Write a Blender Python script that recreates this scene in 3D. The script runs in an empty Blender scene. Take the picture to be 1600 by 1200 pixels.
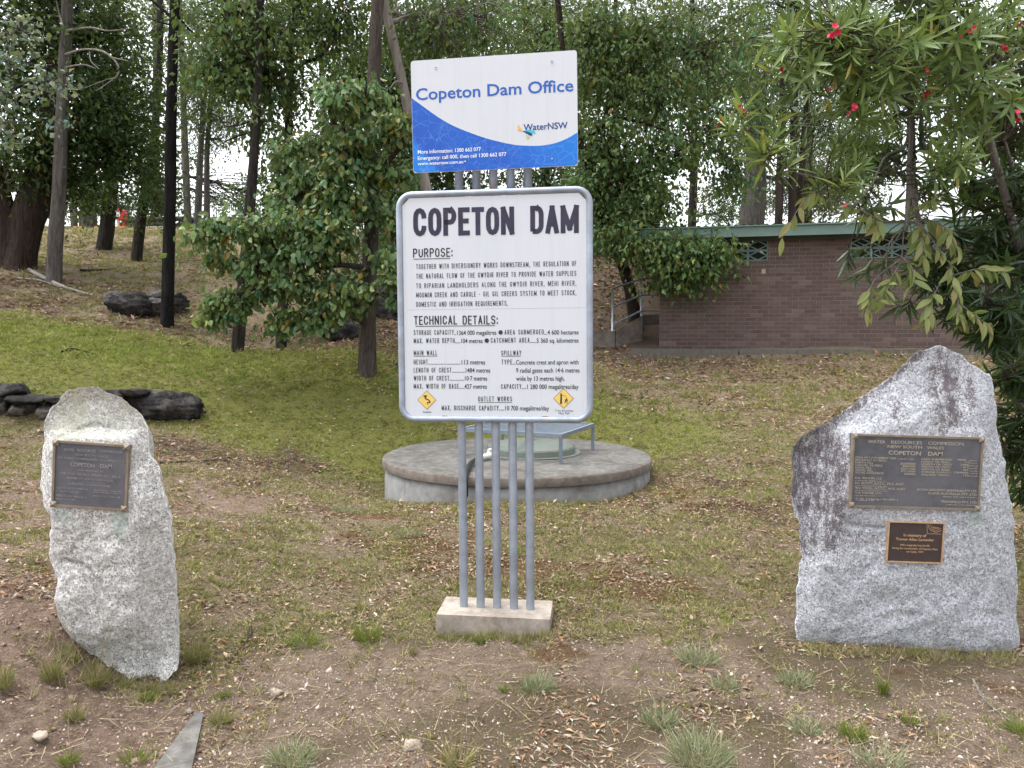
import bpy, math, random
import numpy as np
from mathutils import Vector, Matrix

random.seed(7)
RNG = np.random.default_rng(7)
scene = bpy.context.scene
COL = scene.collection

# ------------------------------------------------------------------ camera
CAM_H = 1.83
PITCH = math.atan(70.0 / 1200.0)
cam_data = bpy.data.cameras.new('camera')
cam_data.sensor_width = 36.0
cam_data.lens = 27.0
cam_data.clip_start = 0.05
cam_data.clip_end = 3000.0
cam = bpy.data.objects.new('camera', cam_data)
cam.location = (0, 0, CAM_H)
cam.rotation_euler = (math.radians(90) - PITCH, 0, 0)
COL.objects.link(cam)
scene.camera = cam

# ------------------------------------------------------------------ sky and sun (bright overcast)
SUN_EL, SUN_AZ = math.radians(72), math.radians(285)
world = bpy.data.worlds.new('World')
scene.world = world
world.use_nodes = True
wn = world.node_tree
wn.nodes.clear()
w_out = wn.nodes.new('ShaderNodeOutputWorld')
w_bg = wn.nodes.new('ShaderNodeBackground')
w_sky = wn.nodes.new('ShaderNodeTexSky')
w_sky.sky_type = 'NISHITA'
w_sky.sun_disc = False
w_sky.sun_elevation = SUN_EL
w_sky.sun_rotation = SUN_AZ
w_sky.dust_density = 4.0
w_sky.air_density = 1.0
w_sky.ozone_density = 1.0
w_hs = wn.nodes.new('ShaderNodeHueSaturation')      # cloud cover takes most of the blue out
w_hs.inputs['Saturation'].default_value = 0.2
w_hs.inputs['Value'].default_value = 1.0
w_bg.inputs['Strength'].default_value = 0.15
wn.links.new(w_sky.outputs[0], w_hs.inputs['Color'])
wn.links.new(w_hs.outputs[0], w_bg.inputs[0])
wn.links.new(w_bg.outputs[0], w_out.inputs[0])
sun_data = bpy.data.lights.new('sun', 'SUN')
sun_data.energy = 0.7
sun_data.angle = math.radians(60)
sun_data.color = (1.0, 0.97, 0.93)
sun = bpy.data.objects.new('sun', sun_data)
sdir = Vector((math.sin(SUN_AZ) * math.cos(SUN_EL), math.cos(SUN_AZ) * math.cos(SUN_EL), math.sin(SUN_EL)))
sun.rotation_euler = sdir.to_track_quat('Z', 'Y').to_euler()
sun.location = (0, -5, 30)
COL.objects.link(sun)
scene.view_settings.view_transform = 'Standard'
scene.view_settings.look = 'None'
scene.view_settings.gamma = 1.0
scene.view_settings.exposure = 1.68
scene.render.resolution_x, scene.render.resolution_y = 1024, 768
scene.cycles.max_bounces = 7
scene.cycles.diffuse_bounces = 4
scene.cycles.transmission_bounces = 4
scene.cycles.transparent_max_bounces = 4

# ------------------------------------------------------------------ geometry of the view: a point of the place from a bearing and a distance
CP, SP = math.cos(PITCH), math.sin(PITCH)
def ray(px, py):
    u, v = (px - 800.0) / 1200.0, -(py - 600.0) / 1200.0
    return np.array([u, CP + v * SP, -SP + v * CP])
def P(px, py, Y):
    d = ray(px, py)
    return np.array([0, 0, CAM_H]) + d * (Y / d[1])
def hit(px, py, O, N):
    """where a bearing meets a plane"""
    d = ray(px, py); c = np.array([0, 0, CAM_H])
    return c + d * (np.dot(O - c, N) / np.dot(d, N))
def nrm(v):
    v = np.asarray(v, float); return v / (np.linalg.norm(v) + 1e-12)

# ------------------------------------------------------------------ value noise
_T = RNG.random((256, 256))
def noise2(x, y, s=1.0, o=1, seed=0):
    x = np.asarray(x, float) / s + 17.3 * seed + 500; y = np.asarray(y, float) / s + 9.7 * seed + 500
    out = 0; a = 1.0; t = 0
    for k in range(o):
        xi = np.floor(x).astype(int); yi = np.floor(y).astype(int)
        fx = x - xi; fy = y - yi
        fx = fx * fx * (3 - 2 * fx); fy = fy * fy * (3 - 2 * fy)
        g = lambda i, j: _T[(xi + i) & 255, (yi + j) & 255]
        v = (g(0, 0) * (1 - fx) + g(1, 0) * fx) * (1 - fy) + (g(0, 1) * (1 - fx) + g(1, 1) * fx) * fy
        out = out + a * v; t += a; a *= 0.5; x = x * 2.03 + 11; y = y * 2.03 + 5
    return out / t            # 0..1
def sstep(a, b, x):
    t = np.clip((x - a) / (b - a), 0, 1); return t * t * (3 - 2 * t)

# ------------------------------------------------------------------ objects
def link(o, parent=None):
    COL.objects.link(o)
    if parent is not None:
        o.parent = parent
    return o
def tag(o, label=None, cat=None, group=None, kind=None):
    if label: o['label'] = label
    if cat: o['category'] = cat
    if group: o['group'] = group
    if kind: o['kind'] = kind
    return o
def empty(name, loc, label=None, cat=None, group=None):
    o = bpy.data.objects.new(name, None)
    o.empty_display_size = 0.1
    o.location = [float(c) for c in loc]
    COL.objects.link(o)
    return tag(o, label, cat, group)

class Geo:
    """collects vertices and faces (with a colour for each vertex) and links them as one mesh object"""
    def __init__(self):
        self.v = []; self.f = {3: [], 4: []}; self.c = []; self.n = 0; self.poly = []; self.at = {}
    def add(self, v, f, col=None):
        v = np.asarray(v, float).reshape(-1, 3); f = np.asarray(f, int)
        self.v.append(v)
        self.f[f.shape[1]].append(f + self.n)
        if col is None: col = (0.5, 0.5, 0.5)
        col = np.asarray(col, float)
        if col.ndim == 1: col = np.tile(col[:3], (len(v), 1))
        self.c.append(col); self.n += len(v)
        return self
    def ngon(self, pts):
        pts = np.asarray(pts, float); self.v.append(pts); self.c.append(np.full((len(pts), 3), .5))
        self.poly.append(list(range(self.n, self.n + len(pts)))); self.n += len(pts)
        return self
    def box(self, lo, hi, axes=None, org=None, col=None):
        lo = np.asarray(lo, float); hi = np.asarray(hi, float)
        c = np.array([[(lo, hi)[i][0], (lo, hi)[j][1], (lo, hi)[k][2]] for i in (0, 1) for j in (0, 1) for k in (0, 1)])
        if axes is not None: c = c @ np.asarray(axes)
        if org is not None: c = c + org
        f = [[0, 1, 3, 2], [4, 6, 7, 5], [0, 4, 5, 1], [2, 3, 7, 6], [0, 2, 6, 4], [1, 5, 7, 3]]
        return self.add(c, f, col)
    def tube(self, pts, rad, sides=8, caps=True, rough=0.0, col=None, close=False, seed=0, ref=None):
        pts = np.asarray(pts, float); n = len(pts)
        rad = np.broadcast_to(np.asarray(rad, float), (n,))
        tan = np.gradient(pts, axis=0)
        if close:
            tan = np.roll(pts, -1, 0) - np.roll(pts, 1, 0)
        tan /= (np.linalg.norm(tan, axis=1)[:, None] + 1e-9)
        if ref is None: ref = np.array([0, 0, 1.0]) if abs(tan[:, 2]).mean() < 0.8 else np.array([0, 1.0, 0])
        a = np.cross(tan, ref); a /= (np.linalg.norm(a, axis=1)[:, None] + 1e-9)
        b = np.cross(tan, a)
        th = np.linspace(0, 2 * np.pi, sides, endpoint=False)
        R = rad[:, None] * np.ones((n, sides))
        if rough > 0:
            s = np.concatenate([[0], np.cumsum(np.linalg.norm(np.diff(pts, axis=0), axis=1))])
            R = R * (1 + rough * (noise2(th[None, :] * 2.2 + seed * 7.1, s[:, None] / (rad.mean() * 6), 1.0, 2, seed % 13) - 0.5) * 2)
        v = pts[:, None, :] + R[:, :, None] * (np.cos(th)[None, :, None] * a[:, None, :] + np.sin(th)[None, :, None] * b[:, None, :])
        v = v.reshape(-1, 3)
        m = n if close else n - 1
        i = np.arange(m)[:, None] * sides; j = np.arange(sides)[None, :]; j2 = (j + 1) % sides
        i2 = ((np.arange(m)[:, None] + 1) % n) * sides
        f = np.stack([i + j, i + j2, i2 + j2, i2 + j], -1).reshape(-1, 4)
        base = self.n
        self.add(v, f, col)
        if caps and not close:
            self.poly.append([base + k for k in range(sides)][::1])
            self.poly.append([base + (n - 1) * sides + k for k in range(sides)][::-1])
        return self
    def build(self, name, mat, parent=None, smooth=False, org=(0, 0, 0), colors=False, attrs=None):
        me = bpy.data.meshes.new(name)
        V = np.concatenate(self.v) - np.asarray(org, float)
        F3 = np.concatenate(self.f[3]) if self.f[3] else np.zeros((0, 3), int)
        F4 = np.concatenate(self.f[4]) if self.f[4] else np.zeros((0, 4), int)
        lens = np.concatenate([np.full(len(F3), 3), np.full(len(F4), 4), np.array([len(p) for p in self.poly], int)]).astype(np.int32)
        loops = np.concatenate([F3.ravel(), F4.ravel()] + [np.array(p) for p in self.poly]).astype(np.int32)
        me.vertices.add(len(V)); me.vertices.foreach_set('co', V.astype(np.float32).ravel())
        me.loops.add(len(loops)); me.loops.foreach_set('vertex_index', loops)
        me.polygons.add(len(lens))
        st = np.concatenate([[0], np.cumsum(lens)[:-1]]).astype(np.int32)
        me.polygons.foreach_set('loop_start', st)
        try: me.polygons.foreach_set('loop_total', lens)
        except Exception: pass
        me.polygons.foreach_set('use_smooth', np.full(len(lens), bool(smooth)))
        if colors:
            a = me.attributes.new('Col', 'FLOAT_COLOR', 'POINT')
            c = np.concatenate(self.c); c = np.hstack([c, np.ones((len(c), 1))])
            a.data.foreach_set('color', c.astype(np.float32).ravel())
        for k, val in (attrs or {}).items():
            a = me.attributes.new(k, 'FLOAT', 'POINT'); a.data.foreach_set('value', np.asarray(val, np.float32))
        me.update(); me.validate()
        if mat is not None: me.materials.append(mat)
        o = bpy.data.objects.new(name, me)
        return link(o, parent)

def loc_of(o): return np.array(o.location)
def curve(pts, n=24):
    """Catmull-Rom through points (any number of columns)"""
    p = np.asarray(pts, float)
    if len(p) < 3:
        t = np.linspace(0, 1, n)[:, None]; return p[0] * (1 - t) + p[-1] * t
    q = np.vstack([2 * p[0] - p[1], p, 2 * p[-1] - p[-2]])
    u = np.linspace(0, len(p) - 1 - 1e-9, n); i = u.astype(int); t = (u - i)[:, None]
    a, b, c, d = q[i], q[i + 1], q[i + 2], q[i + 3]
    return 0.5 * (2 * b + (c - a) * t + (2 * a - 5 * b + 4 * c - d) * t ** 2 + (3 * b - a - 3 * c + d) * t ** 3)

# ------------------------------------------------------------------ materials
def new_mat(name):
    m = bpy.data.materials.new(name); m.use_nodes = True
    nt = m.node_tree; nt.nodes.clear()
    out = nt.nodes.new('ShaderNodeOutputMaterial')
    return m, nt, out
class N:
    def __init__(self, nt): self.nt = nt
    def __call__(self, typ, inputs=None, **kw):
        n = self.nt.nodes.new(typ)
        for k, v in kw.items(): setattr(n, k, v)
        for k, v in (inputs or {}).items():
            if hasattr(v, 'is_linked') or isinstance(v, bpy.types.NodeSocket): self.nt.links.new(v, n.inputs[k])
            else: n.inputs[k].default_value = v
        return n
    def ramp(self, fac, stops, interp='LINEAR'):
        n = self.nt.nodes.new('ShaderNodeValToRGB'); e = n.color_ramp.elements
        n.color_ramp.interpolation = interp
        while len(e) < len(stops): e.new(0.5)
        for el, (p, c) in zip(e, stops):
            el.position = p; el.color = (c, c, c, 1) if isinstance(c, (int, float)) else (*c, 1)
        self.nt.links.new(fac, n.inputs[0]); return n.outputs[0]
    def mix(self, fac, a, b, mode='MIX'):
        n = self.nt.nodes.new('ShaderNodeMix'); n.data_type = 'RGBA'; n.blend_type = mode
        for s, v in ((n.inputs[0], fac), (n.inputs[6], a), (n.inputs[7], b)):
            if isinstance(v, bpy.types.NodeSocket): self.nt.links.new(v, s)
            elif isinstance(v, (int, float)): s.default_value = v
            else: s.default_value = (*v, 1)
        return n.outputs[2]
    def math(self, op, a, b=0.0):
        n = self.nt.nodes.new('ShaderNodeMath'); n.operation = op
        for s, v in ((n.inputs[0], a), (n.inputs[1], b)):
            if isinstance(v, bpy.types.NodeSocket): self.nt.links.new(v, s)
            else: s.default_value = v
        return n.outputs[0]
    def noise(self, vec, scale, detail=4, rough=0.6, dist=0.0):
        return self('ShaderNodeTexNoise', {'Vector': vec, 'Scale': scale, 'Detail': detail, 'Roughness': rough, 'Distortion': dist}).outputs[0]
    def attr(self, name, col=False):
        n = self.nt.nodes.new('ShaderNodeAttribute'); n.attribute_name = name
        return n.outputs[0] if col else n.outputs[2]
    def mapping(self, vec, scale):
        return self('ShaderNodeMapping', {'Vector': vec, 'Scale': scale}).outputs[0]
    def bump(self, h, strength=0.5, dist=0.01):
        return self('ShaderNodeBump', {'Height': h, 'Strength': strength, 'Distance': dist}).outputs[0]
    def obj(self): return self('ShaderNodeTexCoord').outputs['Object']
    def pos(self): return self('ShaderNodeNewGeometry').outputs['Position']
def finish(nt, out, n, col, rough=0.8, normal=None, metal=0.0, spec=0.3):
    b = nt.nodes.new('ShaderNodeBsdfPrincipled')
    for key, v in (('Base Color', col), ('Roughness', rough), ('Metallic', metal), ('Specular IOR Level', spec)):
        if isinstance(v, bpy.types.NodeSocket): nt.links.new(v, b.inputs[key])
        elif key == 'Base Color': b.inputs[key].default_value = (*v, 1)
        else: b.inputs[key].default_value = v
    if normal is not None: nt.links.new(normal, b.inputs['Normal'])
    nt.links.new(b.outputs[0], out.inputs[0])
    return b
def plain(name, col, rough=0.7, metal=0.0, var=0.15, scale=12, bump=0.2, spec=0.3, dirt=None, dirt_amt=0.5):
    m, nt, out = new_mat(name); n = N(nt); p = n.pos()
    k = n.noise(p, scale, 6, 0.65)
    c = n.mix(n.ramp(k, [(0.3, 0.0), (0.75, 1.0)]), tuple(x * (1 - var) for x in col), tuple(min(1, x * (1 + var)) for x in col))
    if dirt is not None:
        k2 = n.noise(p, scale * 0.27, 6, 0.7)
        c = n.mix(n.math('MULTIPLY', n.ramp(k2, [(0.45, 0.0), (0.68, 1.0)]), dirt_amt), c, dirt)
    finish(nt, out, n, c, rough, n.bump(k, bump, 0.004), metal, spec)
    return m
def leaf_mat(name, trans=0.35, rough=0.5, spec=0.35):
    m, nt, out = new_mat(name); n = N(nt)
    c = n.attr('Col', True)
    k = n.noise(n.pos(), 30, 2)
    c = n.mix(0.35, c, n.mix(k, (0.3, 0.3, 0.3), (1.0, 1.0, 1.0)), 'OVERLAY')
    b = n('ShaderNodeBsdfPrincipled', {'Base Color': c, 'Roughness': rough, 'Specular IOR Level': spec})
    t = n('ShaderNodeBsdfTranslucent', {'Color': n.mix(0.5, c, (0.22, 0.30, 0.05))})
    s = n('ShaderNodeMixShader', {0: trans, 1: b.outputs[0], 2: t.outputs[0]})
    nt.links.new(s.outputs[0], out.inputs[0])
    return m
def bark_mat(name, dark, light, scale=1.0, streak=None):
    m, nt, out = new_mat(name); n = N(nt); p = n.pos()
    v = n.mapping(p, (22 * scale, 22 * scale, 3.2 * scale))
    k = n.noise(v, 1.6, 7, 0.7, 0.6)
    w = n.noise(p, 1.3, 5, 0.65)
    c = n.mix(n.ramp(k, [(0.34, 0.0), (0.66, 1.0)]), dark, light)
    u_ = n.noise(n.mapping(p, (9 * scale, 9 * scale, 1.1 * scale)), 1.0, 6, 0.7, 0.8)
    c = n.mix(n.ramp(u_, [(0.36, 0.75), (0.56, 0.0)]), c, tuple(a * .55 for a in dark))
    c = n.mix(n.ramp(u_, [(0.56, 0.0), (0.75, 0.6)]), c, tuple(b * 1.35 for b in light))
    k = n.math('ADD', k, n.math('MULTIPLY', u_, 1.5))
    c = n.mix(n.ramp(w, [(0.4, 0.0), (0.7, 0.4)]), c, tuple(0.5 * (a + b) for a, b in zip(dark, light)) if streak is None else streak)
    finish(nt, out, n, c, 0.95, n.bump(k, 1.0, 0.05), spec=0.1)
    return m
# ================================================================== GROUND
def _gp(px, py, Y): return P(px, py, Y)
_ctl = [_gp(800, 1200, 3.27), _gp(60, 1200, 3.25), _gp(1500, 1200, 3.27), (0, 0, 0), (-5, 0, 0), (5, 0, 0), (0, -6, 0), (-12, -6, 0), (12, -6, 0),
        _gp(279, 1062, 4.16), _gp(215, 1074, 4.14), _gp(150, 1036, 4.16), _gp(250, 1085, 4.02), _gp(93, 968, 4.2), _gp(30, 985, 4.1), _gp(90, 1060, 3.86), _gp(150, 1090, 3.8), _gp(240, 1100, 3.85), _gp(1246, 998, 4.56), _gp(1330, 1008, 4.5), _gp(1480, 1020, 4.46), _gp(1590, 1018, 4.5), _gp(780, 990, 4.78),
        _gp(480, 1000, 4.72), _gp(1200, 870, 6.1), _gp(1150, 700, 10), _gp(1150, 620, 13), _gp(1100, 562, 16.2), _gp(1300, 556, 15.6),
        _gp(1030, 549, 16.9), _gp(1560, 551, 15.4), _gp(597, 772, 9.5), _gp(760, 788, 7.8), _gp(1020, 738, 9.5), _gp(400, 900, 5.6),
        _gp(400, 750, 8.4), _gp(420, 650, 10.9), _gp(330, 655, 10.4), _gp(50, 657, 9.9), _gp(50, 606, 10.5), _gp(200, 606, 10.7), _gp(60, 760, 7.4),
        _gp(262, 510, 15), _gp(372, 553, 13.5), _gp(440, 541, 15), _gp(575, 580, 12), _gp(90, 443, 17), _gp(25, 417, 18), _gp(213, 408, 22),
        _gp(165, 390, 24), _gp(550, 500, 16), _gp(620, 470, 18.5), _gp(60, 358, 30), _gp(400, 358, 30), (0, 30, 6.1), (8, 30, 6.0), (18, 30, 6.0),
        _gp(900, 553, 16.8), _gp(985, 553, 16.9), _gp(900, 515, 18.0), _gp(970, 508, 18.3), _gp(960, 425, 20.3), _gp(960, 385, 24), (7, 22, 3.6), (13, 21, 3.4), (-22, 34, 6.2), (-8, 34, 6.2), (6, 34, 6.15), (22, 34, 6.1),
        (-22, 10, 1.6), (-22, 20, 4.4), (22, 10, 1.0), (22, 16, 1.8), (-12, 4, .35), (12, 4, .05), _gp(700, 600, 12.5), _gp(850, 560, 15), _gp(300, 430, 20)]
_ctl = np.array([np.asarray(c, float) for c in _ctl])
def _phi(r2): return np.where(r2 > 1e-9, 0.5 * r2 * np.log(np.maximum(r2, 1e-9)), 0)
_n = len(_ctl)
_K = _phi(((_ctl[:, None, :2] - _ctl[None, :, :2]) ** 2).sum(-1)) + np.eye(_n) * 0.03
_Pm = np.hstack([np.ones((_n, 1)), _ctl[:, :2]])
_A = np.zeros((_n + 3, _n + 3)); _A[:_n, :_n] = _K; _A[:_n, _n:] = _Pm; _A[_n:, :_n] = _Pm.T
_W = np.linalg.solve(_A, np.concatenate([_ctl[:, 2], np.zeros(3)]))
def gbase(x, y):
    x = np.clip(np.asarray(x, float), -22, 22); y = np.clip(np.asarray(y, float), -6, 34)
    sh = np.broadcast(x, y).shape
    x = np.broadcast_to(x, sh).ravel(); y = np.broadcast_to(y, sh).ravel()
    out = np.empty(len(x))
    for s in range(0, len(x), 20000):
        xx, yy = x[s:s + 20000], y[s:s + 20000]
        r2 = (xx[:, None] - _ctl[None, :, 0]) ** 2 + (yy[:, None] - _ctl[None, :, 1]) ** 2
        out[s:s + 20000] = _phi(r2) @ _W[:_n] + _W[_n] + _W[_n + 1] * xx + _W[_n + 2] * yy
    k = sstep(29.2, 30.2, y)                      # the road along the crest is level
    out = out * (1 - k) + 6.12 * k
    return out.reshape(sh)
def gh(x, y):
    """height of the ground with its unevenness"""
    x = np.asarray(x, float); y = np.asarray(y, float)
    far = sstep(29, 30, y)
    d = (noise2(x, y, 1.1, 2, 1) - .5) * 0.07 + (noise2(x, y, 0.23, 2, 2) - .5) * 0.034 + (noise2(x, y, 0.07, 2, 12) - .5) * 0.014
    clod = sstep(-1.2, -2.4, x) * sstep(5.6, 4.4, y)            # broken clay on the left
    d = d + clod * (noise2(x, y, 0.06, 2, 3) - .5) * 0.045
    return gbase(x, y) + d * (1 - far)
def gz(x, y): return float(gh(np.array([x]), np.array([y]))[0])

def ell(x, y, cx, cy, rx, ry, soft=0.5):
    return sstep(1 + soft, 1 - soft, np.sqrt(((x - cx) / rx) ** 2 + ((y - cy) / ry) ** 2))
def masks(x, y):
    """cover of the ground, 0..1: bare soil, moss, red clay, green grass, leaf litter"""
    e = noise2(x, y, 0.9, 3, 4) - .5
    e2 = noise2(x, y, 0.35, 3, 5) - .5
    edge = 4.8 + 0.13 * x + 1.5 * e + .7 * e2
    soil = sstep(edge + .45, edge - .45, y)
    soil = np.maximum(soil, ell(x, y, -1.7, 7.2, 1.3, 0.9) * sstep(-.1, .25, e + e2 + .12) * .85)
    soil = np.maximum(soil, ell(x, y, -4.2, 6.6, 1.6, 2.4) * sstep(-.25, .2, e + .1) * .8)
    moss = soil * sstep(-.06, .16, noise2(x, y, 0.75, 3, 6) - .44) * sstep(-2.1, -1.2, x)
    clay = sstep(-0.9, -1.9, x + e * 1.2) * soil
    green = ell(x, y, -6.5, 12.2, 6.5, 2.2) + .8 * ell(x, y, -1.0, 11.4, 3.8, 1.8) + .3 * ell(x, y, 3.2, 9.0, 2.2, 2.4)
    green = np.clip(green, 0, 1)
    bank = np.maximum(ell(x, y, -1.6, 16.6, 2.6, 4.0, .35), ell(x, y, 2.0, 20.5, 2.8, 5.0, .35))
    under = ell(x, y, -9.5, 15.8, 4.5, 1.5) * .9 + ell(x, y, -6.2, 14.2, 2.6, 1.0) * .7
    lit = np.clip(bank + np.clip(under, 0, 1) * sstep(-.25, .2, e + e2), 0, 1)
    lit = np.maximum(lit, ell(x, y, -3.0, 9.0, 2.6, 1.5) * sstep(-.1, .25, e) * .7)
    lit = np.maximum(lit, ell(x, y, 2.2, 8.4, 1.6, 1.6) * sstep(-.15, .2, e2 + e) * .75)
    lit = np.maximum(lit, ell(x, y, 4.2, 15.2, 4.5, 1.1) * .55)
    return soil, moss, clay, green, lit
def rusty(x, y):
    """rust-brown moss patches"""
    p_ = np.maximum.reduce([ell(x, y, -.5, 7.45, 1.5, .45), ell(x, y, .75, 5.5, .7, .5), ell(x, y, -.9, 6.6, .6, .4), .62 * ell(x, y, .25, 4.5, .5, .16), .6 * ell(x, y, 2.6, 4.15, 1.2, .22), ell(x, y, 1.7, 8.0, .5, .6), ell(x, y, -.2, 5.9, .8, .3)])
    return p_ * sstep(-.16, .12, noise2(x, y, .3, 3, 27) - .5)

def _lines(a):
    return np.unique(np.round(np.concatenate([np.arange(*t) for t in a]), 5))
_xs = _lines([(-600, -60, 90), (-60, -24, 4), (-24, -8, .4), (-8, -3.6, .12), (-3.6, 3.6, .04), (3.6, 8, .12), (8, 24, .4), (24, 60, 4), (60, 601, 90)])
_ys = _lines([(-400, -10, 60), (-10, 1.5, .8), (1.5, 6.0, .036), (6, 12, .09), (12, 29, .22), (29, 31, .1), (31, 60, 3), (60, 1201, 120)])
_X, _Y = np.meshgrid(_xs, _ys, indexing='ij')
_Z = gh(_X, _Y)
_nx, _ny = _X.shape
_i = (np.arange(_nx - 1)[:, None] * _ny + np.arange(_ny - 1)[None, :])
_F = np.stack([_i, _i + _ny, _i + _ny + 1, _i + 1], -1).reshape(-1, 4)
_ms = masks(_X.ravel(), _Y.ravel())

m_ground, nt, out = new_mat('ground'); n = N(nt); p = n.pos()
f1 = n.noise(p, 95, 6, 0.75); f2 = n.noise(p, 16, 6, 0.7); f3 = n.noise(p, 3.1, 5, 0.65); f4 = n.noise(p, 260, 3, 0.7)
base_dry = n.mix(f2, (0.195, 0.148, 0.092), (0.38, 0.30, 0.205))
base_dry = n.mix(n.ramp(f1, [(.38, 0.0), (.68, 1.0)]), n.mix(.4, base_dry, (0.06, 0.05, 0.036)), base_dry)
soilc = n.mix(n.ramp(f2, [(.35, 0.0), (.68, 1.0)]), (0.185, 0.136, 0.098), (0.385, 0.292, 0.218))
soilc = n.mix(n.ramp(f1, [(.52, 0.0), (.68, .85)]), soilc, (0.46, 0.38, 0.32))
soilc = n.mix(n.ramp(f4, [(.34, .8), (.48, 0.0)]), soilc, (0.075, 0.055, 0.043))
mossc = n.mix(f1, (0.09, 0.071, 0.042), (0.215, 0.168, 0.108))
mossc = n.mix(n.ramp(f2, [(.5, 0.0), (.7, .5)]), mossc, (0.075, 0.072, 0.026))
clayc = n.mix(n.ramp(f2, [(.35, 0.0), (.65, 1.0)]), (0.19, 0.128, 0.096), (0.36, 0.27, 0.21))
clayc = n.mix(n.ramp(f1, [(.34, .7), (.5, 0.0)]), clayc, (0.10, 0.055, 0.04))
greenc = n.mix(f2, (0.135, 0.145, 0.035), (0.25, 0.25, 0.08))
litc = n.mix(n.ramp(f1, [(.35, 0.0), (.65, 1.0)]), (0.065, 0.048, 0.036), (0.20, 0.15, 0.11))
sharp = lambda a: n.ramp(n.math('ADD', a, n.math('MULTIPLY', n.math('SUBTRACT', f2, .5), .9)), [(.36, 0.0), (.64, 1.0)])
c = n.mix(sharp(n.attr('green')), base_dry, greenc)
c = n.mix(sharp(n.attr('litter')), c, litc)
c = n.mix(sharp(n.attr('soil')), c, soilc)
c = n.mix(sharp(n.attr('clay')), c, clayc)
mo_ = n.ramp(n.math('ADD', n.math('MULTIPLY', n.attr('moss'), .9), n.math('ADD', n.math('MULTIPLY', n.math('SUBTRACT', f2, .5), 1.3), n.math('MULTIPLY', n.math('SUBTRACT', n.noise(p, 6, 6, .75), .5), 1.6))), [(.25, 0.0), (.85, 1.0)])
c = n.mix(n.math('MULTIPLY', mo_, .85), c, mossc)
c = n.mix(n.math('MULTIPLY', sharp(n.attr('rust')), .8), c, n.mix(f1, (0.085, 0.045, 0.018), (0.19, 0.10, 0.038)))
c = n.mix(n.ramp(f3, [(.3, .25), (.6, 0.0)]), c, (0.06, 0.048, 0.033))
h = n.math('ADD', n.math('MULTIPLY', f1, .6), n.math('MULTIPLY', f2, .8))
h = n.math('ADD', h, n.math('MULTIPLY', f4, .25))
finish(nt, out, n, c, 0.97, n.bump(h, 1.0, 0.05), spec=0.1)
ground = Geo().add(np.stack([_X, _Y, _Z], -1).reshape(-1, 3), _F).build('ground', m_ground, smooth=True,
        attrs=dict(soil=_ms[0], moss=_ms[1], clay=_ms[2], green=_ms[3], litter=_ms[4], rust=rusty(_X.ravel(), _Y.ravel())))
tag(ground, 'grassy ground with bare soil in front rising to a hillside', 'ground', kind='structure')

# road along the crest of the hill
m_road = plain('asphalt', (0.10, 0.10, 0.10), .9, var=.25, scale=30)
g = Geo(); xs = np.linspace(-24, 24, 49)
v = np.array([[x, y, 6.135] for x in xs for y in (31.2, 36.5)]); i = np.arange(48) * 2
g.add(v, np.stack([i, i + 2, i + 3, i + 1], -1))
tag(g.build('road', m_road), 'grey road along the top of the hillside', 'road', kind='structure')
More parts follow.
